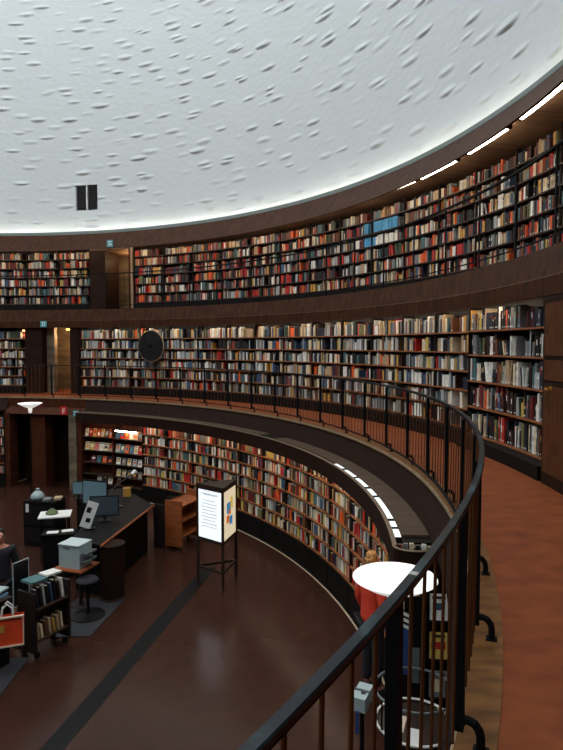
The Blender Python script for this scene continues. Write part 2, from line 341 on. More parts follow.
# ground-floor entrance: dark recess with reddish pilaster and stone pier
ring('wall_jamb', [(11.45, 0), (11.45, 2.32), (11.9, 2.32), (11.9, 0)], 77.4, 79.9, M['redwood'], step=.5)
ring('wall_jamb', [(11.30, 0), (11.30, 2.34), (11.75, 2.34), (11.75, 0)], 83.0, 83.8, M['redwood'], step=.5)
ring('wall_jamb', [(11.30, 0), (11.30, 2.30), (12.3, 2.30), (12.3, 0)], 71.3, 72.7, M['stone'], step=.5)
ring('wall_jamb', [(11.25, 0), (11.25, 2.34), (11.6, 2.34), (11.6, 0)], 70.2, 70.9, M['redwood'], step=.5)
ring('door_3', [(12.4, 0), (12.4, 2.34), (12.5, 2.34), (12.5, 0)], 72.7, 83.8, M['wallwood'], step=.5)
# warm lamps in the passages
for nm, (R_, a_, z_), lab in (('top', (14.25, 76.2, 7.62), 'small warm ceiling lamp in the top gallery doorway'),
                        ('mid', (13.6, 79.5, 4.98), 'small warm ceiling lamp in the middle gallery stone doorway'),
                        ('jamb', (13.10, 85.1, 4.93), 'small round warm lamp above the shelves left of the middle doorway')):
    t = thing('ceiling_lamp', P(R_, a_, z_), lab, 'lamp')
    L(t).lathe([(.001, -.05), (.05, -.045), (.07, -.02), (.07, 0), (.001, 0)], n=16).build('glass', M['warm'], t)
    L(t).lathe([(.001, .0), (.08, 0), (.08, .03), (.001, .03)], n=16).build('base', M['steel'], t)
    ld = bpy.data.lights.new('lamp_glow', 'POINT'); ld.energy = {'top': 34, 'mid': 75, 'jamb': 3}[nm]; ld.color = (1, .62, .32); ld.shadow_soft_size = .06
    lo = bpy.data.objects.new('lamp_glow', ld); COL.objects.link(lo); lo.location = P(R_-.02 if nm != 'mid' else R_+.3, a_, z_-.18)
t = thing('ceiling_lamp', P(15.0, 72.2, 7.62), 'warm lamp glowing deep inside the top gallery doorway', 'lamp')
L(t).lathe([(.001, -.06), (.06, -.05), (.08, -.02), (.08, 0), (.001, 0)], n=16).build('glass', M['warm'], t)
ld = bpy.data.lights.new('lamp_glow', 'POINT'); ld.energy = 30; ld.color = (1, .66, .36); ld.shadow_soft_size = .06
lo = bpy.data.objects.new('lamp_glow', ld); COL.objects.link(lo); lo.location = P(14.95, 72.6, 7.4)

# right-hand wooden portal on the middle gallery
dr = struct('door_1', MB().rev([(12.88, F2), (12.88, 4.98), (13.06, 4.98), (13.06, F2)], -9, -0.65, step=.5), M['wallwood'])
pm = MB()
for z0, z1 in ((2.95, 3.95), (4.02, 4.25), (4.30, 4.9)):
    pm.rev([(12.865, z0), (12.865, z1), (12.885, z1), (12.885, z0)], -4.6, -0.9, step=.5)
pm.build('door_panel', polar_wood('portal veneer', (58, 33, 19), (104, 62, 36), 12.9), dr)
h = MB(); pth = [P(12.87, -1.75, 3.93), P(12.80, -1.75, 3.93), P(12.80, -1.95, 3.92), P(12.80, -2.25, 3.92)]
h.tube(pth, .011, n=8); h.cyl(P(12.872, -1.75, 3.93), P(12.86, -1.75, 3.93), .03, n=12); h.build('door_handle', mat('brass', (190, 140, 60), .3, metal=.8), dr)

# ------------------------------------------------------------------ vent in the drum
t = thing('wall_vent', P(13.85, 76.8, VZ0), 'dark two-panel ventilation grille set in the white plaster wall', 'vent')
for a0, a1 in ((VA+.05, 77.02), (77.18, VB-.05)):
    pmb = MB(); pmb.rev([(14.06, VZ0), (14.06, VZ1), (14.09, VZ1), (14.09, VZ0)], a0, a1); o_ = pmb.build('grille_panel', M['vent'], t)
    sl = MB()
    for k in range(14):
        z = VZ0+.04+k*.058; sl.rev([(13.99, z), (14.05, z+.03), (14.05, z+.04), (13.99, z+.01)], a0, a1)
    sl.build('louvres', M['vent'], o_)
L(t); MB().rev([(13.94, VZ0), (13.94, VZ1), (14.08, VZ1), (14.08, VZ0)], 77.04, 77.16).build('centre_bar', M['ceiling'], t)

# ------------------------------------------------------------------ bookcases
BOOKS = []     # specs
def pick(w): 
    ks = list(w); return RND.choices(ks, [w[k] for k in ks])[0]
def bay(tier, a_hi, a_lo, Rf, boards, z0, ztop, w, label, place, mats, fill=.93, gap=.05, hmax=.27, left_to_right=True, books=True, depth=.27, plinthR=None):
    """one curved bookcase between angles a_lo..a_hi, facing the axis"""
    am = (a_hi+a_lo)/2
    t = thing('bookcase', P(Rf, am, z0), label, 'bookcase', 'curved bookcases of the '+{3: 'top gallery', 2: 'middle gallery', 1: 'ground floor'}[tier])
    g = .012/Rf*180/PI; st = 1.0
    cm, bm_, bk = mats
    for s0, s1 in ((a_hi-g, a_hi-.02), (a_lo+.02, a_lo+g)):
        MB().rev([(Rf, z0+.0), (Rf, ztop), (Rf+depth, ztop), (Rf+depth, z0)], s0, s1).build('side_panel', cm, t)
    MB().rev([(Rf+depth, z0), (Rf+depth, ztop), (Rf+depth+.012, ztop), (Rf+depth+.012, z0)], a_lo+.02, a_hi-.02, step=st).build('back_panel', bk, t)
    pr = plinthR or Rf-.01; zb = boards[-1]
    MB().rev([(pr, z0), (pr, zb-.035), (Rf+depth-.005, zb-.035), (Rf+depth-.005, z0)], a_lo+g, a_hi-g, step=st).build('plinth', M['black'], t)
    for z in boards:
        MB().rev([(Rf-.012, z-.024), (Rf-.012, z), (Rf+depth-.003, z), (Rf+depth-.003, z-.024)], a_lo+g, a_hi-g, step=st).build('shelf', bm_, t)
    if not books: return t
    for ri, z in enumerate(boards):
        room = ((boards[ri-1]-.03) if ri else ztop-.03)-z
        wmm = rad(a_hi-a_lo-2*g)*Rf
        s = .01+(RND.random()*.05 if RND.random() < .4 else 0)
        end = wmm*(1-(RND.random()*.16 if RND.random() < .6 else 0))-.01
        col = pick(w); hh = room*RND.uniform(.68, .93); dd = .0; idx = 0
        skip = None; run = 0; lean = 0; hl = 0; big = place.startswith('wide')
        if tier == 2 and RND.random() < .3: skip = (wmm*RND.uniform(.3, .6), RND.uniform(.1, .32))
        elif RND.random() < (.35 if tier == 3 else .15): skip = (wmm*RND.uniform(.2, .7), RND.uniform(.05, .16))
        while True:
            th = RND.choice((.018, .022, .026, .03, .034, .042)) * (1 if tier != 3 else 1.05)
            if s+th > end: break
            if skip and s > skip[0]: s += skip[1]; skip = None; continue
            if RND.random() > .42:
                col = pick(w); hh = min(room*.95, max(room*.5, RND.gauss(room*.78, room*(.13 if big else .10)))); dd = RND.uniform(0, .03)
            if run <= 0 and RND.random() < (.07 if big else .012):
                run = RND.randint(1, 4); lean = RND.uniform(.08, .24)*RND.choice((-1, 1)); hl = hh
                if lean < 0: s += math.sin(-lean)*hl
                if s+run*th*1.1+math.sin(abs(lean))*room > end: run = 0
            if run <= 0: lean = 0
            else: hh = min(hh, hl)
            if s+th > end: break
            ang = a_hi-g-math.degrees((s+th/2)/Rf)       # from the left (larger angle) to the right
            BOOKS.append(dict(tier=tier, a=ang, R=Rf+.02+dd, z=z, t=th, h=hh, d=RND.uniform(.15, .2), c=col, lean=lean, place=place, row=ri, n=idx))
            idx += 1
            if lean:
                s += th/math.cos(lean)+.002; run -= 1
                if run <= 0 and lean > 0: s += math.sin(lean)*hl
            else: s += th+.0015
    return t
T3B = [7.43, 7.12, 6.81, 6.50, 6.19, 5.88]
T2B = [4.64, 4.31, 4.0, 3.69, 3.38, 3.07]
T2R = [4.65, 4.27, 3.86, 3.45, 3.01]
T1B = [1.91, 1.62, 1.33, 1.04, .75, .46]
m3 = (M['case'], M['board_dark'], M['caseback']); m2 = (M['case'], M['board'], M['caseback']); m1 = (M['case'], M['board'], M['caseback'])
a = 70.15
for k in range(16):
    bay(3, a, a-4.8, 14.1, T3B, F3, 7.72, W3, 'dark curved bookcase, %s to the right of the top gallery doorway' % ORD[k], '%s bay right of top doorway' % ORD[k], m3)
    a -= 4.8
a = 77.15
for k in range(4):
    bay(3, a+4.8, a, 14.1, T3B, F3, 7.72, W3, 'dark curved bookcase, %s to the left of the top gallery doorway' % ORD[k], '%s bay left of top doorway' % ORD[k], m3)
    a += 4.8
a = 76.25; st = (76.25-11.0)/13
for k in range(13):
    bay(2, a, a-st, 13.08, T2B, F2, 5.0, W2, 'curved bookcase, %s to the right of the middle gallery stone doorway' % ORD[k], '%s bay right of middle doorway' % ORD[k], m2, plinthR=12.95)
    a -= st
bay(2, 10.95, -.35, 13.06, T2R, F2, 5.02, WB, 'wide bookcase with large books beside the wooden portal at right', 'wide bay beside wooden portal', m2, plinthR=12.87)
a = 84.95
for k in range(2):
    bay(2, a+4.9, a, 13.08, T2B, F2, 5.0, W2, 'curved bookcase, %s to the left of the middle gallery stone doorway' % ORD[k], '%s bay left of middle doorway' % ORD[k], m2, plinthR=12.95)
    a += 4.9
a = 58.6; st = (58.6+6.5)/13
for k in range(13):
    bay(1, a, a-st, 11.27, T1B, 0, 2.22, W1, 'ground floor curved bookcase, %s to the right of the face-out display shelves' % ORD[k], '%s floor-level bay right of display' % ORD[k], m1, plinthR=11.24)
    a -= st
a = 83.85
for k in range(2):
    bay(1, a+5, a, 11.27, T1B, 0, 2.22, W1, 'ground floor curved bookcase, %s to the left of the dark entrance' % ORD[k], '%s floor-level bay left of entrance' % ORD[k], m1, plinthR=11.24)
    a += 5
DB = [1.70, 1.29, .93, .58, .32]
for k, (ah, al) in enumerate(((70.15, 64.4), (64.4, 58.65))):
    bay(1, ah, al, 11.27, DB, 0, 2.22, W1, ('display bookcase with face-out titles beside the stone pier' if k == 0 else 'display bookcase with face-out titles beside the packed spines'), '', (M['redwood'], M['board_dark'], M['redwood']), books=False, plinthR=11.24)

# blue run of volumes on the top gallery, white and blue runs below it
for b in BOOKS:
    if b['tier'] == 3 and 28.0 < b['a'] < 33.0:
        if b['row'] == 1: b['c'] = 'sky blue'; b['h'] = .26; b['lean'] = 0
        if b['row'] == 2: b['c'] = 'sky blue' if b['a'] > 31.2 else 'white'
    if b['tier'] == 2 and b['place'].startswith('wide'):
        b['h'] = min(.36, b['h']*1.0)

# --- rank by size in the photograph
def proj(p):
    x, y, z = p[0]-CAM[0], p[1]-CAM[1], p[2]-CAM[2]
    cp, sp = math.cos(PITCH), math.sin(PITCH)
    yc = y*cp-z*sp; zc = y*sp+z*cp
    if yc < .1: return None
    return 281.5+FPX*x/yc, 375-FPX*zc/yc, yc
def bookT(b):
    return Matrix.Translation(P(b['R'], b['a'], b['z']+.0015+b['t']/2*abs(math.sin(b['lean'])))) @ Matrix.Rotation(rad(b['a'])-PI/2, 4, 'Z') @ Matrix.Rotation(b['lean'], 4, 'Y')
def score(b):
    q = proj(P(b['R'], b['a'], b['z']+b['h']/2))
    if not q or not (2 < q[0] < 561 and 2 < q[1] < 748): return 0
    v = Vector(P(b['R'], b['a'], b['z']))-Vector(CAM); n = Vector(P(1, b['a'], 0)); v.normalize()
    if b['tier'] == 1 and b['a'] < -1: return 0
    return b['t']*abs(v.dot(n))*b['h']/q[2]**2
# bring every row of the wide bay a few really leaning books
for b in BOOKS: b['s'] = score(b)
vis = sorted(BOOKS, key=lambda b: -b['s'])
top = vis[:300]; ids = set(id(b) for b in top)
def bookcover(b, mb, mi=0, full=True):
    t, h, d = b['t'], b['h'], b['d']; e = min(.004, t*.2)
    T = bookT(b)
    if full:   # U shaped cover: boards and rounded spine
        o = [(-t/2, d), (-t/2, .002), (-t*.3, -e*.7), (0, -e), (t*.3, -e*.7), (t/2, .002), (t/2, d), (t/2-.0025, d), (t/2-.0025, .006), (-t/2+.0025, .006), (-t/2+.0025, d)]
    else:
        o = [(-t/2, d), (-t/2, .002), (0, -e), (t/2, .002), (t/2, d)]
    n = len(o)
    vs = [(x, y, 0) for x, y in o]+[(x, y, h) for x, y in o]
    fs = [(i, (i+1) % n, (i+1) % n+n, i+n) for i in range(n)]
    if full:
        caps = [(0, 1, 9, 10), (1, 2, 3, 4, 5, 8, 9), (5, 6, 7, 8)]
        fs += [tuple(reversed(c)) for c in caps]+[tuple(i+n for i in c) for c in caps]
        mb.add(vs, fs, mi, T)
    else:
        mb.add(vs, fs, mi, T); mb.add(vs, [tuple(range(n, 2*n))], 20 if (b['tier'] == 1) else mi, T)
# the rest of the books: one object
rest = [b for b in BOOKS if id(b) not in ids]
mb = MB()
for b in rest: bookcover(b, mb, PN.index(b['c']), False)
o = mb.build('books', [PM[k] for k in PN]+[M['pages']])
tag(o, 'thousands of mixed coloured books filling the curved shelves of all three tiers', 'books', kind='stuff')
# the three hundred nearest: each its own object
names = {}
for b in top: names.setdefault((b['place'], b['row']), []).append(b)
def sz(b):
    r = b['h']/.3
    return 'tall ' if b['h'] > .31 else 'short ' if b['h'] < .22 else 'thick ' if b['t'] > .036 else 'slim ' if b['t'] < .02 else ''
for b in top:
    full_row = [x for x in BOOKS if x['place'] == b['place'] and x['row'] == b['row']]
    n = full_row.index(b)
    lab = '%s%s book, %s from left, %s shelf down, %s' % (sz(b), b['c'], ordn(n), ORD[b['row']], b['place'])
    T = bookT(b)
    mbc = MB(); bookcover(b, mbc)
    loc = P(b['R'], b['a'], b['z'])
    o = mbc.build('book', PM[b['c']], loc=loc)
    tag(o, lab, 'book', 'books on the nearest shelves')
    pg = MB(T); pg.box((0, b['d']/2+.002, b['h']/2), (b['t']-.0055, b['d']-.010, b['h']-.008)); pg.build('pages', M['pages'], o)
    if b['t'] > .02 and RND.random() < .75:
        lb = MB(T); lb.box((0, -min(.004, b['t']*.2)-.0002, .03), (b['t']*.55, .0012, .022)); lb.build('spine_label', M['paper'], o)
    if b['t'] > .02 and RND.random() < .6:
        lb = MB(T); lb.box((0, -min(.004, b['t']*.2)-.0002, b['h']*RND.uniform(.55, .75)), (b['t']*.5, .0010, b['h']*RND.uniform(.12, .3)))
        lb.build('title_band', PM[RND.choice(('cream', 'black', 'white', 'ochre', 'red'))], o)

# ------------------------------------------------------------------ face-out titles on the display cases
mcols = ['cream', 'ochre', 'pink', 'white', 'pale grey', 'orange', 'red', 'teal', 'blue', 'beige', 'black', 'yellow', 'navy']
def magazine(Rr, a, z, w, h, col, col2, label, group, tilt=.22, rz=None, loc=None):
    loc = loc or P(Rr, a, z)
    th = rad(a)-PI/2 if rz is None else rz
    T = Matrix.Translation(loc) @ Matrix.Rotation(th, 4, 'Z') @ Matrix.Rotation(-tilt, 4, 'X')
    mb = MB(T)
    mb.box((0, .006, h/2), (w, .010, h)); mb.box((-w/2+.003, .006, h/2), (.006, .014, h))
    o = mb.build('magazine', PM[col], loc=loc); tag(o, label, 'magazine', group)
    MB(T).box((0, .0, h*RND.uniform(.35, .6)), (w*RND.uniform(.5, .8), .0025, h*RND.uniform(.25, .5))).build('cover_picture', PM[col2], o)
    MB(T).box((0, .0, h*.86), (w*.75, .0025, h*.1)).build('cover_title', PM['black' if col2 != 'black' else 'white'], o)
    return o
rowcols = {(0, 0): ['cream', 'red', 'ochre', 'orange', 'ochre', 'brown', 'orange'], (0, 1): ['cream', 'yellow', 'pink', 'white', 'cream', 'beige'],
           (0, 2): ['maroon', 'teal', 'orange', 'navy'], (0, 4): ['cream', 'brown', 'white'], (0, 3): [],
           (1, 0): ['blue', 'red', 'orange', 'cream', 'beige', 'brown'], (1, 1): ['pale grey', 'teal', 'orange', 'blue', 'cream', 'red'],
           (1, 2): ['white', 'grey', 'cream', 'pale grey', 'white'], (1, 3): ['cream', 'beige', 'grey', 'maroon', 'grey'], (1, 4): ['brown']}
for (bk, row), cols in rowcols.items():
    ah = (70.15, 64.4)[bk]; n = len(cols)
    for i, c in enumerate(cols):
        stp = 5.2/max(n, 5); off = 5.2-stp*n if (row >= 2 and bk == 0) else 0
        aa = ah-.45-off-stp*(i+.35)
        c2 = RND.choice([x for x in mcols if x != c])
        magazine(11.31, aa, DB[row]+.006, .15 if n < 7 else .12, .235 if row < 2 else .2, c, c2,
                 '%s cover facing out, %s from left, %s shelf down, %s' % (c, ORD[i], ORD[row], 'case by stone pier' if bk == 0 else 'case by packed spines'),
                 'face-out titles on the display shelves')

# ------------------------------------------------------------------ ledge over the ground-floor bookcases
t = thing('ledge', P(11.2, 32, 2.16), 'curved dark wooden ledge running over the ground floor bookcases', 'ledge')
MB().rev([(11.0, 2.15), (11.0, 2.425), (11.035, 2.425), (11.035, 2.15)], -6.6, 70.2, step=.8).build('front_board', M['fascia_low'], t)
MB().rev([(10.995, 2.425), (10.995, 2.437), (11.04, 2.437), (11.04, 2.425)], -6.6, 70.2, step=.8).build('edge_strip', mat('pale ledge edge', (120, 100, 80), .5), t)  # pale strip along the ledge's inner lip, one even colour
ledgetop = polar_wood('worn ledge top', (64, 52, 43), (92, 76, 62), 11.2, 0, .5)
for a0, a1 in ((33, 70.2), (-4.7, 29.6)):
    MB().rev([(11.115, 2.40), (11.115, 2.425), (11.41, 2.425), (11.41, 2.40)], a0, a1, step=.8).build('top_board', ledgetop, t)
MB().rev([(11.04, 2.38), (11.04, 2.395), (11.41, 2.395), (11.41, 2.38)], -5.5, 70.2, step=.8).build('underside', M['black'], t)
MB().rev([(11.04, 2.27), (11.04, 2.285), (11.41, 2.285), (11.41, 2.27)], -6.6, -4.7, step=.5).build('well_board', M['black'], t)
# rounded end of the ledge
mb = MB(); cc = Vector(P(11.205, -6.6, 0)); u = Vector(P(1, -6.6, 0)); w_ = Vector((u.y, -u.x, 0))
arc = [cc+u*(.205*math.cos(x))+w_*(.16*math.sin(x)) for x in [PI-PI*i/14 for i in range(15)]]
vs = [(p.x, p.y, 2.15) for p in arc]+[(p.x, p.y, 2.437) for p in arc]; n = len(arc)
arci = [cc+(p-cc)*.86 for p in arc]; vs += [(p.x, p.y, 2.15) for p in arci]+[(p.x, p.y, 2.437) for p in arci]
fs = [(i, i+1, n+i+1, n+i) for i in range(n-1)]+[(2*n+i, 2*n+i+1, 3*n+i+1, 3*n+i) for i in range(n-1)]+[(n+i, n+i+1, 3*n+i+1, 3*n+i) for i in range(n-1)]+[(i, i+1, 2*n+i+1, 2*n+i) for i in range(n-1)]
mb.add(vs, fs); mb.build('rounded_end', M['fascia_low'], t)
MB().tube([(p.x, p.y, 2.432) for p in arc], .009, n=6).build('edge_strip', M['brass_edge'], t)
mb = MB(); mb.add([(p.x, p.y, 2.28) for p in arci], [tuple(range(n))]); mb.add([(p.x, p.y, 2.15) for p in arci], [tuple(range(n))]); mb.build('end_board', M['black'], t)
# light panels along the ledge's inner edge
for k, (a1, a0) in enumerate(((14.6, 12.4), (12.0, 9.2), (8.9, 5.9), (5.5, 3.4), (3.1, -2.0), (-2.3, -3.6), (-3.8, -5.4))):
    o = thing('ledge_light', P(11.08, (a0+a1)/2, 2.396), 'white light panel set in the ledge, %s counting toward the rounded end' % ORD[k], 'light', 'light panels along the ledge')
    MB().rev([(11.045, 2.397), (11.045, 2.432), (11.108, 2.432), (11.108, 2.397)], a0, a1, step=.6).build('diffuser', M['glow'], o)
    for aa in (a0, a1): MB().rev([(11.043, 2.397), (11.043, 2.436), (11.11, 2.436), (11.11, 2.397)], aa-.07, aa+.07).build('end_cap', M['steel'], o)
# books lying/standing at the ledge's rounded end
for k, (a_, c_, h_, t_) in enumerate(((-5.7, 'maroon', .10, .03), (-5.85, 'grey', .12, .025), (-6.0, 'cream', .13, .03), (-6.12, 'black', .12, .022), (-6.24, 'white', .14, .03), (-6.36, 'beige', .13, .025))):
    bb = dict(tier=0, R=11.06+.058*k, a=a_, z=2.287, t=t_, h=h_, d=.040, c=c_, lean=0)
    mbc = MB(); bookcover(bb, mbc); o = mbc.build('book', PM[c_], loc=P(bb['R'], a_, 2.288))
    tag(o, '%s small book standing at the rounded end of the ledge' % c_, 'book', 'small books at the end of the ledge')
    MB(bookT(bb)).box((0, .025, h_/2), (t_-.006, .034, h_-.006)).build('pages', M['pages'], o)

# ------------------------------------------------------------------ strip lights
def strip(R, a0, a1, z, m, label, group, r=.02, housing=True):
    t = thing('strip_light', P(R, (a0+a1)/2, z), label, 'light', group)
    MB().tube([P(R, a0+(a1-a0)*i/6, z) for i in range(7)], r, n=8).build('tube', m, t)
    if housing: MB().rev([(R-r*1.4, z+r*.6), (R-r*1.4, z+r*1.8), (R+r*1.4, z+r*1.8), (R+r*1.4, z+r*.6)], a0-.15, a1+.15, step=1).build('housing', M['steel'], t)
    return t
def flat_strip(a0, a1, label, group):
    z = 7.634 if a0 < 16 else 7.70
    RL = 13.30 if a0 < 16 else 13.41
    t = thing('strip_light', P(RL, (a0+a1)/2, z), label, 'light', group)
    MB().tube([P(RL, a0+(a1-a0)*i/8, z) for i in range(9)], .032, n=10).build('tube', M['tube'], t)
    for aa in (a0, a1): MB().rev([(RL-.03, z-.034), (RL-.03, z+.02), (RL+.034, z+.02), (RL+.034, z-.034)], aa-.1, aa+.1).build('end_cap', M['steel'], t)
k = 0
for i in range(-2, 16):
    a0 = 14.8-6.6*2+6.6*i*1.0
    a0 = 1.2+6.7*i
    flat_strip(a0, a0+5.3, 'long white strip light under the cornice, %s from the right' % ORD[k], 'strip lights under the cornice'); k += 1
    MB()
k = 0
for i in range(18):
    a1 = 76-i*4.8 if i < 16 else 90-(i-16)*4.8
    if a1-4.2 < 0: break
    strip(12.995, a1-4.3, a1-.3, 5.045, M['tube_hid'], 'slim strip light behind the middle gallery fascia, %s from the left' % ORD[k], 'strip lights above the middle gallery shelves', .013, False); k += 1
k = 0
for i in range(13):
    a1 = 58.3-i*5.0
    strip(11.075, a1-4.5, a1-.2, 2.20, M['tube_hid'], 'slim strip light under the curved ledge, %s from the left' % ORD[k], 'strip lights under the ledge', .012); k += 1
strip(11.06, 58.8, 62.8, 1.97, M['tube'], 'short white tube light in front of the display bookcases', None, .026)
mb = MB()
for a_ in (59.4, 62.2): mb.cyl(P(11.06, a_, 2.0), P(11.06, a_, 2.18), .008)
mb.build('lamp_arm', M['steel'], [o for o in bpy.data.objects if o.get('label') == 'short white tube light in front of the display bookcases'][0])
strip(11.075, 59, 63, 2.2, M['tube_hid'], 'slim strip light above the display case by the packed spines', None, .012)
strip(11.075, 64.5, 69, 2.2, M['tube_hid'], 'slim strip light above the display case by the stone pier', None, .012)

# ------------------------------------------------------------------ railings
RR = 11.535
t = thing('railing', P(RR, 9.3, F2), 'black steel gallery railing with bronze rods curving along the middle gallery', 'railing')
hr = MB().rev([(11.560, 3.800), (11.560, 3.812), (11.563, 3.816), (11.587, 3.816), (11.590, 3.812), (11.590, 3.800)], -64, 92, step=.5).build('handrail', M['rail'], t)
for a_ in (-28.6, -8.6):
    MB().rev([(11.563, 3.815), (11.563, 3.8175), (11.587, 3.8175), (11.587, 3.815)], a_, a_+.12).build('joint_plate', M['screw'], hr)
MB().rev([(11.562, 3.787), (11.562, 3.800), (11.584, 3.800), (11.584, 3.787)], -64, 92, step=.5).build('under_rail', M['steel'], t)
MB().rev([(RR-.012, 2.89), (RR-.012, 2.91), (RR+.012, 2.91), (RR+.012, 2.89)], -64, 92, step=.5).build('bottom_rail', M['steel'], t)
posts = [-29.1+4.8*i for i in range(-7, 26)]
for a_ in posts:
    T = Matrix.Translation(P(RR, a_, 0)) @ Matrix.Rotation(rad(a_)-PI/2, 4, 'Z')
    p_ = MB(T).box((0, .025, (2.875+3.785)/2), (.038, .034, 3.785-2.875)).build('post', M['steel'], t)
    hk = MB(T); hk.tube([(0, .02, 2.915), (0, .055, 2.92), (0, .082, 2.912), (0, .10, 2.888), (0, .107, 2.86), (0, .107, 2.805)], .018, n=10)
    hk.build('bracket', M['steel'], p_)
    MB(T).box((0, .107, 2.807), (.06, .06, .006)).build('foot_plate', M['steel'], p_)
rods = [a_+4.8*j/7 for a_ in posts for j in range(1, 7) if a_ < 90]
def rdist(a_):
    q = proj(P(RR, a_, 3.3)); return 1e9 if not q or not (-5 < q[0] < 568) or q[1] > 1100 else q[2]
rods.sort(key=rdist)
for a_ in rods[:100]: MB().cyl(P(RR+.018, a_, 2.9), P(RR+.028, a_, 3.79), .0058, n=8).build('rod', M['rod'], t)
mb = MB()
for a_ in rods[100:]: mb.cyl(P(RR+.018, a_, 2.9), P(RR+.028, a_, 3.79), .0058, n=6)
mb.build('rods', M['rod'], t)['kind'] = 'stuff'
R3 = 13.02
t = thing('railing', P(R3, 40, F3), 'thin dark railing along the front of the top gallery', 'railing')
MB().rev([(R3-.022, 6.72), (R3-.022, 6.75), (R3+.022, 6.75), (R3+.022, 6.72)], -12, 97, step=.6).build('handrail', M['steel'], t)
MB().rev([(R3-.008, 5.70), (R3-.008, 5.72), (R3+.008, 5.72), (R3+.008, 5.70)], -12, 97, step=.6).build('bottom_rail', M['steel'], t)
for i in range(23):
    T = Matrix.Translation(P(R3, -9.9+4.8*i, 0)) @ Matrix.Rotation(rad(-9.9+4.8*i)-PI/2, 4, 'Z')
    MB(T).box((0, .0, 6.16), (.028, .018, 1.12)).build('post', M['steel'], t)
rods = [-9.9+4.8*i+4.8*j/6 for i in range(22) for j in range(1, 6)]
rods.sort(key=lambda a_: proj(P(R3, a_, 6.2))[2])
for a_ in rods[:100]: MB().cyl(P(R3, a_, 5.71), P(R3, a_, 6.73), .0038, n=6).build('rod', M['steel'], t)
mb = MB()
for a_ in rods[100:]: mb.cyl(P(R3, a_, 5.71), P(R3, a_, 6.73), .0038, n=6)
mb.build('rods', M['steel'], t)['kind'] = 'stuff'

# ------------------------------------------------------------------ hanging round disc
ad = 63.3
T0 = P(12.80, ad, 4.39)
t = thing('hanging_disc', T0, 'large round black disc with thin pale rim hanging before the middle gallery books', 'disc', rz=rad(ad)-PI/2)
l = L(t); X = Matrix.Rotation(PI/2, 4, 'X')
l.xf = l.xf @ X; l.lathe([(.001, -.03), (.47, -.03), (.47, .03), (.001, .03)], n=48).build('disc', M['darkplastic'], t)
l = L(t); l.tube([(.485*math.cos(2*PI*i/48), 0, .485*math.sin(2*PI*i/48)) for i in range(49)], .016, n=8).build('rim', M['brass_edge'], t)
l = L(t); l.xf = l.xf @ X; l.lathe([(.001, .035), (.06, .035), (.06, .05), (.001, .05)], n=20).build('hub', M['steel'], t)
for x in (-.3, .3): L(t).cyl((x, 0, .4), (x, .05, .64), .01).build('hanger', M['steel'], t)

# ------------------------------------------------------------------ signs
def sign(R, a, z, w, h, m, label, kind, rx=0.):
    t = thing('sign', P(R, a, z), label, 'sign', rz=rad(a)-PI/2)
    l = L(t); l.xf = l.xf @ Matrix.Rotation(rx, 4, 'X'); l.box((0, -.01, 0), (w, .02, h)).build('plate', m, t)
    l = L(t); l.xf = l.xf @ Matrix.Rotation(rx, 4, 'X')
    if kind == 'exit':   # arrow bar on top, running figure and door below
        l.box((0, -.022, h*.30), (w*.7, .004, h*.10)); l.box((w*.2, -.022, -h*.12), (w*.16, .004, h*.42))
        l.box((-w*.14, -.022, -h*.05), (w*.09, .004, h*.26), ry=.3); l.box((-w*.22, -.022, -h*.26), (w*.07, .004, h*.2), ry=.7); l.box((-w*.05, -.022, -h*.26), (w*.07, .004, h*.2), ry=-.5)
        l.lathe([(.001, 0), (w*.06, 0), (w*.06, .004), (.001, .004)], n=10) if False else l.box((-w*.1, -.022, h*.12), (w*.1, .004, h*.09))
    else:
        l.box((-w*.1, -.022, -h*.05), (w*.2, .004, h*.55)); l.box((w*.12, -.022, h*.25), (w*.2, .004, h*.07)); l.box((w*.2, -.022, 0), (w*.06, .004, h*.45))
    l.build('pictogram', M['white'], t)
    return t
sign(13.18, 71.35, 7.735, .22, .22, M['teal'], 'teal exit sign on the cornice above the top doorway', 'exit')
sign(12.90, 81.6, 5.12, .22, .2, M['teal'], 'teal exit sign on the fascia above the middle stone doorway', 'exit')
sign(11.24, 71.0, 2.37, .2, .17, M['teal'], 'teal exit sign on the ground floor stone pier', 'exit')
sign(11.26, 73.3, 2.44, .2, .25, M['red'], 'red fire equipment sign beside the ground floor entrance', 'fire')

# ------------------------------------------------------------------ uplighter floor lamps
def uplighter(x, y, z, label, rb=.29):
    t = thing('floor_lamp', (x, y, 0), label, 'lamp')
    l = L(t); l.lathe([(.001, z-.16), (.05, z-.16), (.05, z-.12), (.07, z-.115), (rb*.72, z-.05), (rb, z), (rb-.004, z+.004), (rb*.7, z-.03), (.001, z-.03)], n=40)
    l.build('bowl', M['bowl'], t, smooth=False)
    l = L(t); l.lathe([(.001, z-.24), (.035, z-.24), (.05, z-.165), (.001, z-.165)], n=20).build('socket', M['bowl'], t)
    L(t).cyl((0, 0, .03), (0, 0, z-.23), .018).build('pole', M['steel'], t)
    L(t).lathe([(.001, 0), (.2, 0), (.2, .02), (.05, .04), (.001, .04)], n=32).build('base', M['steel'], t)
    return t
uplighter(10.60, -3.06, 2.82, 'large white bowl uplighter lamp standing just below the near railing')
uplighter(3.54, 7.67, 2.97, 'distant white bowl uplighter on a dark pole near the entrance')

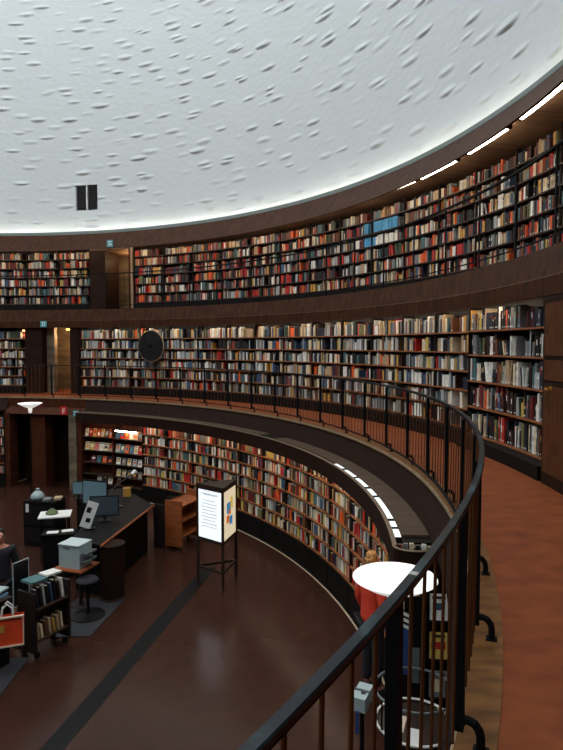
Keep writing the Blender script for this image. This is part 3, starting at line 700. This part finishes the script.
# ------------------------------------------------------------------ three-sided lantern display
A, B, C_ = Vector((8.27, 3.74, 0)), Vector((8.77, 3.34, 0)), Vector((8.95, 4.03, 0))
ctr = (A+B+C_)/3
t = thing('lantern_display', ctr, 'three-sided lit display lantern on legs in dark wood frame', 'display')
cor = [A, B, C_]
def off(p, k): return ctr+(p-ctr)*k
for p in cor: MB().box((p.x, p.y, .93), (.045, .045, 1.86), rz=math.atan2((p-ctr).y, (p-ctr).x)).build('leg', M['lanternwood'], t)
tp = [off(p, 1.07) for p in cor]
MB().quadslab([(p.x, p.y, 1.885) for p in tp], .045).build('top_board', M['lanternwood'], t)
tp = [off(p, .98) for p in cor]
MB().quadslab([(p.x, p.y, .88) for p in tp], .05).build('bottom_board', M['lanternwood'], t)
for k in range(3):
    p, q = cor[k], cor[(k+1) % 3]; d = (q-p); ln = d.length; a_ = math.atan2(d.y, d.x); m_ = (p+q)/2
    nrm = (m_-ctr).normalized()
    fr = MB(); T = Matrix.Translation((m_.x, m_.y, 0)) @ Matrix.Rotation(a_, 4, 'Z')
    for zz in (1.82, .87): MB(T).box((0, 0, zz), (ln-.05, .03, .06)).build('frame_rail', M['lanternwood'], t)
    MB(T).box((0, 0, .33), (ln-.04, .025, .045)).build('stretcher', M['lanternwood'], t)
    pn = MB(T).box((0, 0, 1.345), (ln-.05, .012, .89)).build('light_panel', M['lanternpanel'] if k != 1 else M['lanternpanel2'], t)
    s = 1 if (T.to_3x3() @ Vector((0, 1, 0))).dot(nrm) > 0 else -1
    tx = MB(T)
    if k != 1:
        tx.box((0, s*.008, 1.72), (ln*.66, .003, .012)); tx.box((0, s*.008, 1.70), (ln*.5, .003, .006))
        for i in range(9): tx.box((-.02, s*.008, 1.6-i*.06), (ln*(.62 if i % 3 else .5), .003, .008))
        tx.build('printed_text', M['inkgrey'], pn)
    else:
        mats = [mat('poster blue', (70, 140, 190), .6, emit=.5), mat('poster orange', (226, 120, 50), .6, emit=.5), mat('poster yellow', (230, 200, 90), .6, emit=.5)]
        for i, (x, z, w, h, mi) in enumerate(((-.05, 1.45, .22, .2, 0), (.1, 1.52, .12, .22, 2), (-.1, 1.25, .14, .14, 1), (.06, 1.2, .16, .16, 0), (.0, 1.36, .12, .08, 1))):
            tx.box((x, s*.008, z), (w, .002+.0006*i, h), mi)
        tx.build('poster_picture', mats, pn)
# small glow light inside lantern comes from its panels' emission

# ------------------------------------------------------------------ people
def skinmesh(verts, edges, radii, name, m, parent, root=0, lvl=2):
    me = bpy.data.meshes.new(name); T = WM[parent.name]
    me.from_pydata(verts, edges, [])
    tmp = bpy.data.objects.new('tmp', me); COL.objects.link(tmp)
    sk = tmp.modifiers.new('s', 'SKIN'); sk.use_smooth_shade = True
    if not me.skin_vertices: me.skin_vertices.new()
    for i, r in enumerate(radii):
        me.skin_vertices[0].data[i].radius = r if isinstance(r, tuple) else (r, r)
        me.skin_vertices[0].data[i].use_root = (i == root)
    ss = tmp.modifiers.new('u', 'SUBSURF'); ss.levels = lvl; ss.render_levels = lvl
    dg = bpy.context.evaluated_depsgraph_get(); dg.update()
    nm = bpy.data.meshes.new_from_object(tmp.evaluated_get(dg))
    bpy.data.objects.remove(tmp)
    nm.materials.clear(); nm.materials.append(m)
    for p in nm.polygons: p.use_smooth = True
    o = bpy.data.objects.new(name, nm); COL.objects.link(o); o.parent = parent; WM[o.name] = T
    return o
def person(loc, rz, H, label, top, bottom, hair, arm=((.25, -.02, 1.12), (.25, .10, .88)), arm2=((-.25, -.02, 1.12), (-.25, .10, .88)), lean=0.):
    t = thing('person', loc, label, 'person', rz=rz)
    s = H/1.75
    V = []; E = []; Rr = []
    def v(p, r, par=None):
        V.append(tuple(c*s for c in p)); Rr.append(tuple(x*s for x in r) if isinstance(r, tuple) else r*s)
        if par is not None: E.append((par, len(V)-1))
        return len(V)-1
    pel = v((0, 0, .95), (.125, .095)); w = v((0, .0, 1.12), (.105, .08), pel); ch = v((0, 0, 1.30), (.125, .088), w); sh = v((0, -.01, 1.42), (.085, .065), ch)
    nk = v((0, .0, 1.50), .05, sh); h0 = v((0, .015, 1.57), (.06, .07), nk); h1 = v((0, .012, 1.655), (.074, .09), h0); h2 = v((0, .0, 1.71), (.05, .06), h1)
    ns = v((0, .11, 1.61), .012, h1)
    for sx, am in ((1, arm), (-1, arm2)):
        a0 = v((sx*.17, 0, 1.40), .055, sh); e = v(am[0], .042, a0); hd = v(am[1], .028, e)
        dirv = (Vector(am[1])-Vector(am[0])).normalized(); pm = Vector(am[1])+dirv*.06; pl = v(tuple(pm), (.034, .018), hd)
        for k in range(4):
            b = pm+dirv*.03+Vector(((k-1.5)*.019*1, 0, 0)); f1 = v(tuple(b+dirv*.03), .009, pl); ln_ = (.035, .042, .038, .028)[k]
            v(tuple(b+dirv*(.03+ln_)+Vector((0, 0, -.012))), .008, f1)
        th = v(tuple(Vector(am[1])+dirv*.05+Vector((-sx*.035, .015, 0))), .011, hd); v(tuple(Vector(am[1])+dirv*.08+Vector((-sx*.045, .03, -.01))), .009, th)
        hp = v((sx*.09, 0, .88), .085, pel); kn = v((sx*.10, .02, .50), .055, hp); an = v((sx*.10, -.01, .09), .038, kn); ft = v((sx*.11, .12, .035), (.04, .03), an)
    skinmesh(V, E, Rr, 'body', M['skin'], t)
    # clothing: same skeleton, slightly larger
    def sub(sel, extra, name, m):
        idx = {}; vv = []; rr = []
        for p, r in sel: vv.append(tuple(c*s for c in p)); rr.append(tuple((x+extra)*s for x in (r if isinstance(r, tuple) else (r, r))))
        return vv, rr
    sel = [((0, 0, .86), (.165, .135)), ((0, 0, .98), (.155, .125)), ((0, 0, 1.12), (.14, .115)), ((0, 0, 1.30), (.165, .125)), ((0, -.01, 1.43), (.13, .10)),
           ((.17, 0, 1.40), .068), (tuple(arm[0]), .052), (tuple(Vector(arm[1])*.9+Vector(arm[0])*.1), .037),
           ((-.17, 0, 1.40), .068), (tuple(arm2[0]), .052), (tuple(Vector(arm2[1])*.9+Vector(arm2[0])*.1), .037)]
    vv, rr = sub(sel, .012, 'top', top); skinmesh(vv, [(0, 1), (1, 2), (2, 3), (3, 4), (4, 5), (5, 6), (6, 7), (4, 8), (8, 9), (9, 10)], rr, 'jumper', top, t)
    sel = [((0, 0, .97), (.145, .11))]+[q for sx in (1, -1) for q in (((sx*.09, 0, .87), .09), ((sx*.10, .02, .50), .066), ((sx*.10, -.01, .10), .055))]
    vv, rr = sub(sel, .01, 'tr', bottom); skinmesh(vv, [(0, 1), (1, 2), (2, 3), (0, 4), (4, 5), (5, 6)], rr, 'trousers', bottom, t)
    for sx in (1, -1):
        l = L(t); l.box((sx*.11*s, .055*s, .035*s), (.09*s, .26*s, .07*s), taper=.8).build('shoe', M['darkcloth'], t)
        l = L(t); l.lathe([(.001, -.012), (.009, -.008), (.012, 0), (.009, .008), (.001, .012)], (sx*.03*s, .095*s, 1.645*s), n=10).build('eye', M['darkplastic'], t)
    l = L(t); l.box((0, .098*s, 1.585*s), (.045*s, .012, .012)).build('mouth', M['pink'], t)
    sel = [((0, -.045, 1.56), (.055, .045)), ((0, -.03, 1.65), (.08, .085)), ((0, -.01, 1.72), (.07, .085)), ((0, -.085, 1.72), (.04, .04))]
    vv, rr = sub(sel, .006, 'hair', hair); skinmesh(vv, [(0, 1), (1, 2), (2, 3)], rr, 'hair', hair, t)
    return t
person((10.97, .30, 0), rad(-62), 1.82, 'person in orange red jumper and dark trousers browsing beneath the near lamp', M['redshirt'], M['darkcloth'], M['blond'])
person((5.52, 1.85, 0), rad(-150), 1.62, 'person in dark clothes working at the desk by the left frame edge', M['darkcloth'], M['darkcloth'], M['darkhair'])

# ------------------------------------------------------------------ central information desk and its clutter
DK = (M['case'])
pts = [(6.71, 2.92), (7.06, 5.50), (6.0, 7.0), (5.1, 6.2), (6.0, 5.0), (6.1, 3.2)]
t = thing('information_desk', (6.5, 4.5, 0), 'long dark information desk with warm wooden edge in the middle of the floor', 'desk')
MB().quadslab([(x, y, 1.0) for x, y in pts], .035).build('desk_top', M['black'], t)
MB().tube([(6.73, 2.9, .985), (7.08, 5.50, .985)], .022, n=6).build('edge_strip', M['orangewood'], t)
c = [Vector((x, y, 0)) for x, y in pts]; cm_ = sum(c, Vector())/len(c)
MB().quadslab([tuple((cm_+(p-cm_)*.88)+Vector((0, 0, .96))) for p in c], .96).build('cabinet', M['black'], t)
MB().lathe([(.001, 0), (.24, 0), (.24, .02), (.205, .04), (.205, .93), (.22, .95), (.22, .965), (.001, .965)], (6.86, 3.12, 0), n=32).build('drum_pedestal', M['wallwood'], t)
def tb(name, label, cat, loc, rz=0., group=None): return thing(name, loc, label, cat, group, rz)
# tray rack at the desk's right end
t = tb('tray_rack', 'dark rack with grey paper trays at the right end of the information desk', 'rack', (7.24, 6.02, 0), rad(75))
for x in (-.34, .34): L(t).box((x, 0, .48), (.03, .26, .96)).build('side_panel', M['case'], t)
for z in (.25, .5, .75): L(t).box((0, 0, z), (.65, .26, .02)).build('tray', M['greyplastic2'], t)
# trolley: orange oak book truck
t = tb('book_trolley', 'orange oak book trolley with two shelves left of the lit lantern', 'trolley', (7.66, 5.93, 0), rad(66))
L(t).box((-.42, 0, .57), (.035, .42, 1.0)).build('end_panel', M['orangewood'], t)
L(t).box((.42, 0, .60), (.035, .42, 1.06)).build('end_panel', M['orangewood'], t)
for z in (.30, .64, .97): L(t).box((0, 0, z), (.80, .40, .025), rx=.12).build('shelf', M['orangewood'], t)
L(t).box((0, .19, .63), (.80, .015, .8)).build('back_board', M['orangewood'], t)
for x in (-.36, .36):
    for y in (-.15, .15): L(t).cyl((x, y-.015, .04), (x, y+.015, .04), .04, n=14).build('wheel', M['darkplastic'], t)
# printer on a side table
t = tb('side_table', 'small orange topped side table holding the pale grey printer', 'table', (6.38, 2.70, 0), rad(-18))
L(t).box((0, 0, .72), (.56, .5, .025)).build('table_top', M['orangewood'], t)
L(t).cyl((0, .1, .02), (0, .1, .708), .03).build('column', M['case'], t); L(t).box((-.05, .1, .01), (.3, .3, .02)).build('foot', M['case'], t)
t = tb('printer', 'pale grey boxy printer on the small side table', 'printer', (6.36, 2.72, .733), rad(-18))
L(t).box((0, 0, .19), (.40, .34, .38)).build('casing', M['greyplastic'], t)
L(t).box((0, -.01, .388), (.41, .36, .018)).build('lid', mat('pale printer lid', (196, 208, 208), .5), t)
for z in (.12, .24): L(t).box((.24, .0, z), (.16, .28, .03), ry=-.15).build('paper_tray', M['greyplastic2'], t)
L(t).box((-.05, -.172, .33), (.12, .006, .03)).build('control_panel', M['greyplastic2'], t)
def monitor(loc, rz, w, h, label, m=None, stand=True):
    t = tb('monitor', label, 'monitor', loc, rz)
    L(t).box((0, 0, .1+h/2), (w, .03, h)).build('casing', M['darkplastic'], t)
    L(t).box((0, -.017, .1+h/2), (w*.92, .004, h*.88)).build('screen', m or M['screen'], t)
    L(t).box((0, .03, .09), (.05, .03, .18)).build('neck', M['darkplastic'], t)
    L(t).box((0, .02, .008), (.22, .16, .016)).build('foot', M['darkplastic'], t)
    return t
monitor((5.95, 5.1, 1.002), rad(-20), .62, .52, 'large pale computer screen in the middle of the information desk')
monitor((6.38, 4.3, 1.002), rad(12), .55, .40, 'dim grey computer screen nearer the desk drum pedestal', mat('dim grey screen', (60, 72, 80), .3, emit=.05))
monitor((5.30, 5.95, 1.002), rad(0), .24, .30, 'small upright pale screen at the back left of the desk')
t = tb('leaflet_holder', 'tilted white leaflet board with black pictures leaning by the desk screen', 'leaflet board', (6.26, 3.75, 1.045), rad(10))
L(t).box((0, 0, .24), (.20, .012, .50), ry=.35).build('board', M['paper'], t)
L(t).box((0, -.008, .33), (.08, .004, .10), ry=.35).build('picture', M['darkplastic'], t)
L(t).box((-.02, -.008, .14), (.08, .004, .08), ry=.35).build('picture', M['darkplastic'], t)
L(t).box((0, .05, -.03), (.2, .14, .024)).build('stand', M['darkplastic'], t)
t = tb('desk_lamp', 'black swing arm desk lamp with white head over the desk', 'lamp', (6.38, 5.3, 1.001), 0.)
L(t).lathe([(.001, 0), (.09, 0), (.09, .02), (.001, .03)], n=20).build('base', M['darkplastic'], t)
L(t).tube([(0, 0, .02), (-.35, .1, .22), (.05, .9, .50)], .014).build('arm', M['darkplastic'], t)
L(t).tube([(.05, .9, .50), (.08, 1.05, .53), (.12, 1.15, .47)], [.03, .05, .02]).build('lamp_head', M['white'], t)
t = tb('box', 'small ochre box on the far right of the information desk', 'box', (6.32, 6.2, 1.002), rad(20))
L(t).box((0, 0, .09), (.16, .12, .18)).build('carton', M['yellow'], t); L(t).box((0, 0, .185), (.165, .125, .012)).build('lid', M['yellow'], t)
# low table with white board, black cabinet
t = tb('low_cabinet', 'black low cabinet at the back left of the desk area', 'cabinet', (4.55, 5.95, 0), rad(-10))
L(t).box((0, 0, .5), (.75, .45, 1.0)).build('body', M['black'], t)
L(t).box((0, -.232, .68), (.68, .012, .42)).build('door', M['darkplastic'], t)
L(t).box((0, -.232, .25), (.68, .012, .34)).build('drawer', M['darkplastic'], t)
L(t).box((-.27, -.24, .85), (.07, .008, .18)).build('paper_note', M['paper'], t)
t = tb('bag', 'crumpled pale plastic bag lying on the black low cabinet', 'bag', (4.4, 5.95, 1.0), 0.)
l = L(t); l.lathe([(.001, 0), (.12, 0), (.16, .05), (.12, .13), (.05, .19), (.02, .2), (.001, .2)], n=9); o = l.build('sack', M['greyplastic'], t, smooth=True)
L(t).lathe([(.001, .19), (.03, .2), (.045, .24), (.001, .22)], n=8).build('knot', M['greyplastic'], t)
for i, (x, y, c_) in enumerate(((4.65, 5.86, 'grey'), (4.85, 5.96, 'beige'))):
    T = Matrix.Translation((x, y, 1.001)) @ Matrix.Rotation(.15*i, 4, 'Z')
    o = MB(T).box((0, 0, .02), (.15, .21, .04)).box((0, 0, .0425), (.16, .22, .004)).build('book', PM[c_], loc=(x, y, 1.001)); tag(o, '%s book lying flat on the black low cabinet' % c_, 'book')
t = tb('table', 'white topped table holding a grey green cloth behind the printer', 'table', (5.15, 5.0, 0), rad(15))
L(t).box((0, 0, .93), (.62, .5, .025)).build('table_top', M['paper'], t)
for x in (-.26, .26):
    for y in (-.2, .2): L(t).cyl((x, y, 0), (x, y, .92), .015).build('leg', M['steel'], t)
t = tb('cloth', 'grey green crumpled cloth on the white topped table', 'cloth', (5.08, 5.0, .943), 0.)
l = L(t); l.lathe([(.001, 0), (.12, 0), (.13, .03), (.08, .07), (.05, .1), (.001, .09)], n=9).build('folds', M['green'], t)
t = tb('low_shelf', 'dark low shelf with white papers between table and printer', 'shelf', (5.55, 4.15, 0), rad(10))
L(t).box((0, 0, .82), (.62, .34, .025)).build('board', M['black'], t); L(t).box((0, 0, .4), (.56, .3, .80)).build('body', M['black'], t)
for i, (x, y) in enumerate(((-.12, .0), (.14, .06))):
    o = L(t).box((x, y, .836), (.21, .15, .006), rz=.2*i).build('paper_stack', M['paper'], loc=(5.55, 4.15, .833)); tag(o, 'white papers on the dark low shelf, %s stack' % ('nearer' if i == 0 else 'farther'), 'papers')
# left foreground: book cart, metal frame, bag
t = tb('book_cart', 'wooden book cart loaded with tilted books at lower left', 'cart', (6.37, 1.37, 0), rad(62))
for x in (-.30, .30): L(t).box((x, 0, .52), (.035, .36, .86)).build('end_panel', M['case'], t)
L(t).box((0, 0, .25), (.56, .36, .025), rx=.0).build('shelf', M['board_dark'], t)
L(t).box((0, 0, .70), (.56, .36, .025)).build('shelf', M['board_dark'], t)
L(t).box((0, 0, .56), (.56, .02, .6)).build('divider', M['case'], t)
for x in (-.25, .25):
    for y in (-.13, .13): L(t).cyl((x, y-.015, .045), (x, y+.015, .045), .045, n=14).build('wheel', M['darkplastic'], t)
cT = WM[t.name]
cb = [('navy', -.30, 'upper'), ('black', -.22, 'upper'), ('pale grey', -.14, 'upper'), ('black', -.05, 'upper'), ('blue', .04, 'upper'), ('black', .13, 'upper'), ('dark brown', .22, 'upper'), ('white', .31, 'upper'),
      ('beige', -.30, 'lower'), ('cream', -.22, 'lower'), ('brown', -.12, 'lower'), ('beige', -.02, 'lower'), ('ochre', .08, 'lower'), ('beige', .18, 'lower'), ('cream', .28, 'lower')]
for i, (c_, x, lv) in enumerate(cb):
    z = .7135 if lv == 'upper' else .2635
    T = cT @ Matrix.Translation((x*.72, -.15, z)) @ Matrix.Rotation(-.12, 4, 'Y')
    w, h = .03+.012*(i % 2), (.27 if lv == 'upper' else .2)+.02*(i % 3)
    loc = tuple((T @ Vector((0, 0, 0))))
    o = MB(T).box((0, .012, h/2+.004), (w, .004, h)).box((-w/2+.002, .07, h/2+.004), (.004, .12, h)).box((w/2-.002, .07, h/2+.004), (.004, .12, h)).build('book', PM[c_], loc=loc)
    tag(o, '%s book on the %s shelf of the wooden cart, %s from its near end' % (c_, lv, ORD[i if lv == 'upper' else i-8]), 'book', 'books on the wooden cart')
    MB(T).box((0, .07, h/2+.004), (w-.01, .108, h-.014)).build('pages', M['pages'], o)
T = cT @ Matrix.Translation((.13, .02, 1.075)) @ Matrix.Rotation(.08, 4, 'Y')
o = MB(T).box((0, 0, 0), (.26, .19, .025)).box((0, .0, .014), (.265, .195, .003)).build('book', PM['white'], loc=tuple(T.translation)); tag(o, 'white book lying across the top of the wooden cart', 'book')
T = cT @ Matrix.Translation((-.15, .02, 1.065)) @ Matrix.Rotation(.05, 4, 'Y')
o = MB(T).box((0, 0, 0), (.26, .24, .03)).box((0, .0, .017), (.265, .245, .003)).build('book', PM['teal'], loc=tuple(T.translation)); tag(o, 'dull teal folder lying across the near end of the wooden cart', 'folder')
t = tb('metal_frame', 'upright thin metal sign frame behind the wooden cart', 'frame', (5.98, 1.50, 0), rad(65))
l = L(t); l.tube([(-.14, 0, .6), (-.14, 0, 1.25), (.14, 0, 1.25), (.14, 0, .6), (-.14, 0, .6)], .009).build('frame_tube', M['greyplastic'], t)
L(t).box((0, 0, .92), (.26, .004, .62)).build('dark_pane', M['darkplastic'], t)
L(t).cyl((0, 0, .02), (0, 0, .6), .012).build('pole', M['steel'], t); L(t).lathe([(.001, 0), (.14, 0), (.14, .015), (.001, .02)], n=20).build('base', M['steel'], t)
t = tb('counter', 'low dark counter at the left edge beside the wooden cart', 'counter', (5.79, .77, 0), rad(62))
L(t).box((0, 0, .94), (.6, .40, .03)).build('counter_top', M['lanternwood'], t); L(t).box((0, .02, .46), (.54, .34, .92)).build('body', M['black'], t)
t = tb('stacked_folders', 'pale blue and brown folders stacked on the low dark counter', 'folders', (5.86, .82, .956), rad(62))
for i, m_ in enumerate((M['greyplastic2'], M['lblue'], M['darkcloth'], M['greyplastic'])):
    L(t).box((.02*i, .01*i, .012+.025*i), (.36, .24, .023), rz=.1*i).build('folder', m_, t)
t = tb('shopping_bag', 'orange red shopping bag with white handles hanging at left edge', 'bag', (6.24, .50, .50), rad(20))
l = L(t)
l.add([(-.19, -.06, 0), (.19, -.06, 0), (.19, .06, 0), (-.19, .06, 0), (-.2, -.035, .40), (.2, -.035, .40), (.2, .035, .40), (-.2, .035, .40)], [(0, 3, 2, 1), (0, 1, 5, 4), (1, 2, 6, 5), (2, 3, 7, 6), (3, 0, 4, 7)])
l.build('bag_body', M['orangebag'], t)
l = L(t); l.box((0, -.048, .385), (.40, .03, .02)).box((0, -.066, .01), (.385, .012, .02)); l.box((.19, -.052, .2), (.012, .03, .4)); l.build('bag_trim', M['bagpale'], t)
L(t).box((-.09, -.055, .24), (.11, .008, .10)).build('printed_patch', M['yellow'], t)
for y in (-.045, .045): L(t).tube([(-.07, y, .38), (-.06, y, .50), (0, y, .56), (.06, y, .50), (.07, y, .38)], .011).build('handle', M['paper'], t)
L(t).tube([(0, 0, .55), (-.10, .06, .50), (-.2, .14, .44)], .008).build('hook', M['steel'], t)
for pts_, lab in ((((6.25, 3.05), (7.10, 3.12), (6.92, 1.72), (6.1, 1.65)), 'grey floor mat under the desk stool near the stripe'), (((5.2, 1.0), (6.25, 1.10), (6.28, -.1), (5.2, -.2)), 'grey floor mat in front of the wooden cart')):
    cx = sum(p[0] for p in pts_)/4; cy = sum(p[1] for p in pts_)/4
    o = MB().quadslab([(x, y, .012) for x, y in pts_], .011).build('floor_mat', M['mat_grey'], loc=(cx, cy, 0)); tag(o, lab, 'mat')
t = tb('stool', 'black stool with wide round base on the grey mat', 'stool', (6.66, 2.40, .012), 0.)
L(t).lathe([(.001, 0), (.27, 0), (.27, .015), (.06, .04), (.001, .04)], n=36).build('base', M['darkplastic'], t)
L(t).cyl((0, 0, .03), (0, 0, .56), .025).build('column', M['steel'], t)
L(t).lathe([(.001, .56), (.17, .56), (.18, .59), (.15, .62), (.001, .62)], n=30).build('seat', M['darkcloth'], t)

# ------------------------------------------------------------------ beneath the near railing
# passage side wall with face-out rack below the ledge's end
u = Vector(P(1, -6.9, 0)); rzr = rad(-6.9)
struct('wall_passage', MB().rev([(11.3, 0), (13.4, 0), (13.4, 2.36), (11.3, 2.36)], -6.9, -6.55), M['wallwood'])
t = thing('display_rack', P(11.85, -7.2, 0), 'dark display rack of colourful face-out titles under the rounded ledge end', 'rack', rz=rzr)
for z in (.62, 1.0, 1.38, 1.76): L(t).box((0, -.02, z), (1.05, .12, .02)).build('shelf', M['black'], t)
L(t).box((0, .04, 1.08), (1.08, .02, 2.04)).build('back_panel', M['black'], t)
for x in (-.54, .54): L(t).box((x, -.01, 1.06), (.025, .14, 2.1)).build('side_panel', M['black'], t)
tT = WM[t.name]
rc = [('black', 'white'), ('cream', 'brown'), ('black', 'beige'), ('pink', 'pale grey'), ('grey', 'cream'), ('pale grey', 'red'), ('blue', 'white'), ('yellow', 'red'), ('beige', 'black'), ('pink', 'white'), ('white', 'blue'), ('black', 'cream')]
for r_, z in enumerate((.636, 1.016, 1.396, 1.776)):
    for k in range(5):
        c1, c2 = rc[(r_*3+k*5+1) % 12]
        loc = tuple(tT @ Vector((-.42+k*.21, -.065, z)))
        magazine(0, 0, 0, .17, .25, c1, c2, '%s cover facing out, %s from left, %s shelf up, rack below ledge end' % (c1, ORD[k], ORD[r_]), 'face-out titles in the rack below the ledge end', tilt=.1, rz=rzr, loc=loc)
# slim black poster stand at the end of the ground-floor shelves
t = tb('poster_stand', 'slim black stand with blue and white posters at the end of the ground floor shelves', 'stand', (11.08, -1.415, 0), rad(-8))
L(t).box((0, 0, 1.0), (.20, .03, 1.96)).build('board', M['black'], t)
L(t).box((-.045, -.019, 1.45), (.08, .006, .5)).build('poster', M['blue'], t)
for k_ in range(3): L(t).box((-.045, -.019, 1.75-k_*.06+.05), (.07, .007, .03), ry=.4).build('white_lettering_band', M['paper'], t)
L(t).box((.05, -.019, 1.3), (.07, .006, .35)).build('poster', M['greyplastic2'], t)
L(t).box((-.08, -.019, 1.9), (.03, .006, .10)).build('poster', M['bagpale'], t)
L(t).box((0, 0, .012), (.22, .07, .02)).build('foot', M['steel'], t)
# round two-tier stand
t = tb('round_stand', 'round two-tier stand with pale lower rim and grey upper rim beneath the railing', 'stand', (11.03, -1.84, 0), 0.)
def rimm(r_, z, m_, nm): L(t).tube([(r_*math.cos(2*PI*i/40), r_*math.sin(2*PI*i/40), z) for i in range(41)], .012, n=8).build(nm, m_, t)
rimm(.35, 1.0, M['white'], 'lower_rim'); rimm(.36, 1.30, M['greyplastic2'], 'upper_rim')
L(t).lathe([(.001, .95), (.34, .95), (.34, .975), (.001, .975)], n=40).build('lower_board', M['lanternwood'], t)
L(t).cyl((0, 0, .03), (0, 0, .95), .05).build('column', M['steel'], t)
for k_ in range(4): L(t).cyl((.35*math.cos(k_*PI/2+.4), .35*math.sin(k_*PI/2+.4), .99), (.35*math.cos(k_*PI/2+.4), .35*math.sin(k_*PI/2+.4), 1.30), .008).build('upright', M['steel'], t)
L(t).lathe([(.001, 0), (.22, 0), (.22, .02), (.001, .04)], n=30).build('base', M['steel'], t)
for i, (x, y, r_, lab) in enumerate(((10.89, -1.84, -.35, 'cream leaflet lying on the round stand beside the near post'), (10.99, -2.04, -.35, 'white leaflet lying on the round stand nearest the viewer'))):
    T = Matrix.Translation((x, y, .976)) @ Matrix.Rotation(r_, 4, 'Z')
    o = MB(T).box((0, 0, .004), (.11, .24, .006)).box((.0, 0, .008), (.105, .23, .002)).build('leaflet', [M['bagpale'], M['paper']][i], loc=(x, y, .976)); tag(o, lab, 'leaflet')
# white dispenser on slim stand
t = tb('dispenser', 'white boxy dispenser on a slim stand below the handrail', 'dispenser', (10.54, -1.93, 0), rad(-25))
L(t).box((0, 0, 1.28), (.13, .26, .12)).build('housing', M['greyplastic'], t)
L(t).box((0, 0, 1.345), (.135, .02, .012)).build('seam', M['greyplastic2'], t)
L(t).box((.02, -.03, 1.345), (.035, .04, .012)).build('button', M['darkplastic'], t)
L(t).box((0, -.14, 1.13), (.03, .02, .2)).build('blue_tag', M['blue'], t)
L(t).cyl((0, 0, .03), (0, 0, 1.22), .02).build('pole', M['steel'], t)
L(t).lathe([(.001, 0), (.12, 0), (.12, .02), (.001, .03)], n=24).build('base', M['steel'], t)

# ------------------------------------------------------------------ world, camera
w = bpy.data.worlds.new('World'); SC.world = w; w.use_nodes = True
w.node_tree.nodes['Background'].inputs[0].default_value = (.6, .7, .8, 1); w.node_tree.nodes['Background'].inputs[1].default_value = .3
cd = bpy.data.cameras.new('Camera'); co = bpy.data.objects.new('Camera', cd); COL.objects.link(co)
co.location = CAM; co.rotation_euler = (PI/2-PITCH, 0, 0)
cd.sensor_fit = 'HORIZONTAL'; cd.sensor_width = 36; cd.lens = 36*FPX/563; cd.clip_start = .05; cd.clip_end = 200
SC.camera = co
vs_ = SC.view_settings
SC.display_settings.display_device = 'sRGB'
vs_.view_transform = 'Standard'; vs_.look = 'None'; vs_.exposure = 0.0; vs_.gamma = 1; vs_.use_curve_mapping = False
SC.cycles.max_bounces = 6; SC.cycles.diffuse_bounces = 3; SC.cycles.glossy_bounces = 2; SC.cycles.use_denoising = True
SC.cycles.sample_clamp_indirect = 6
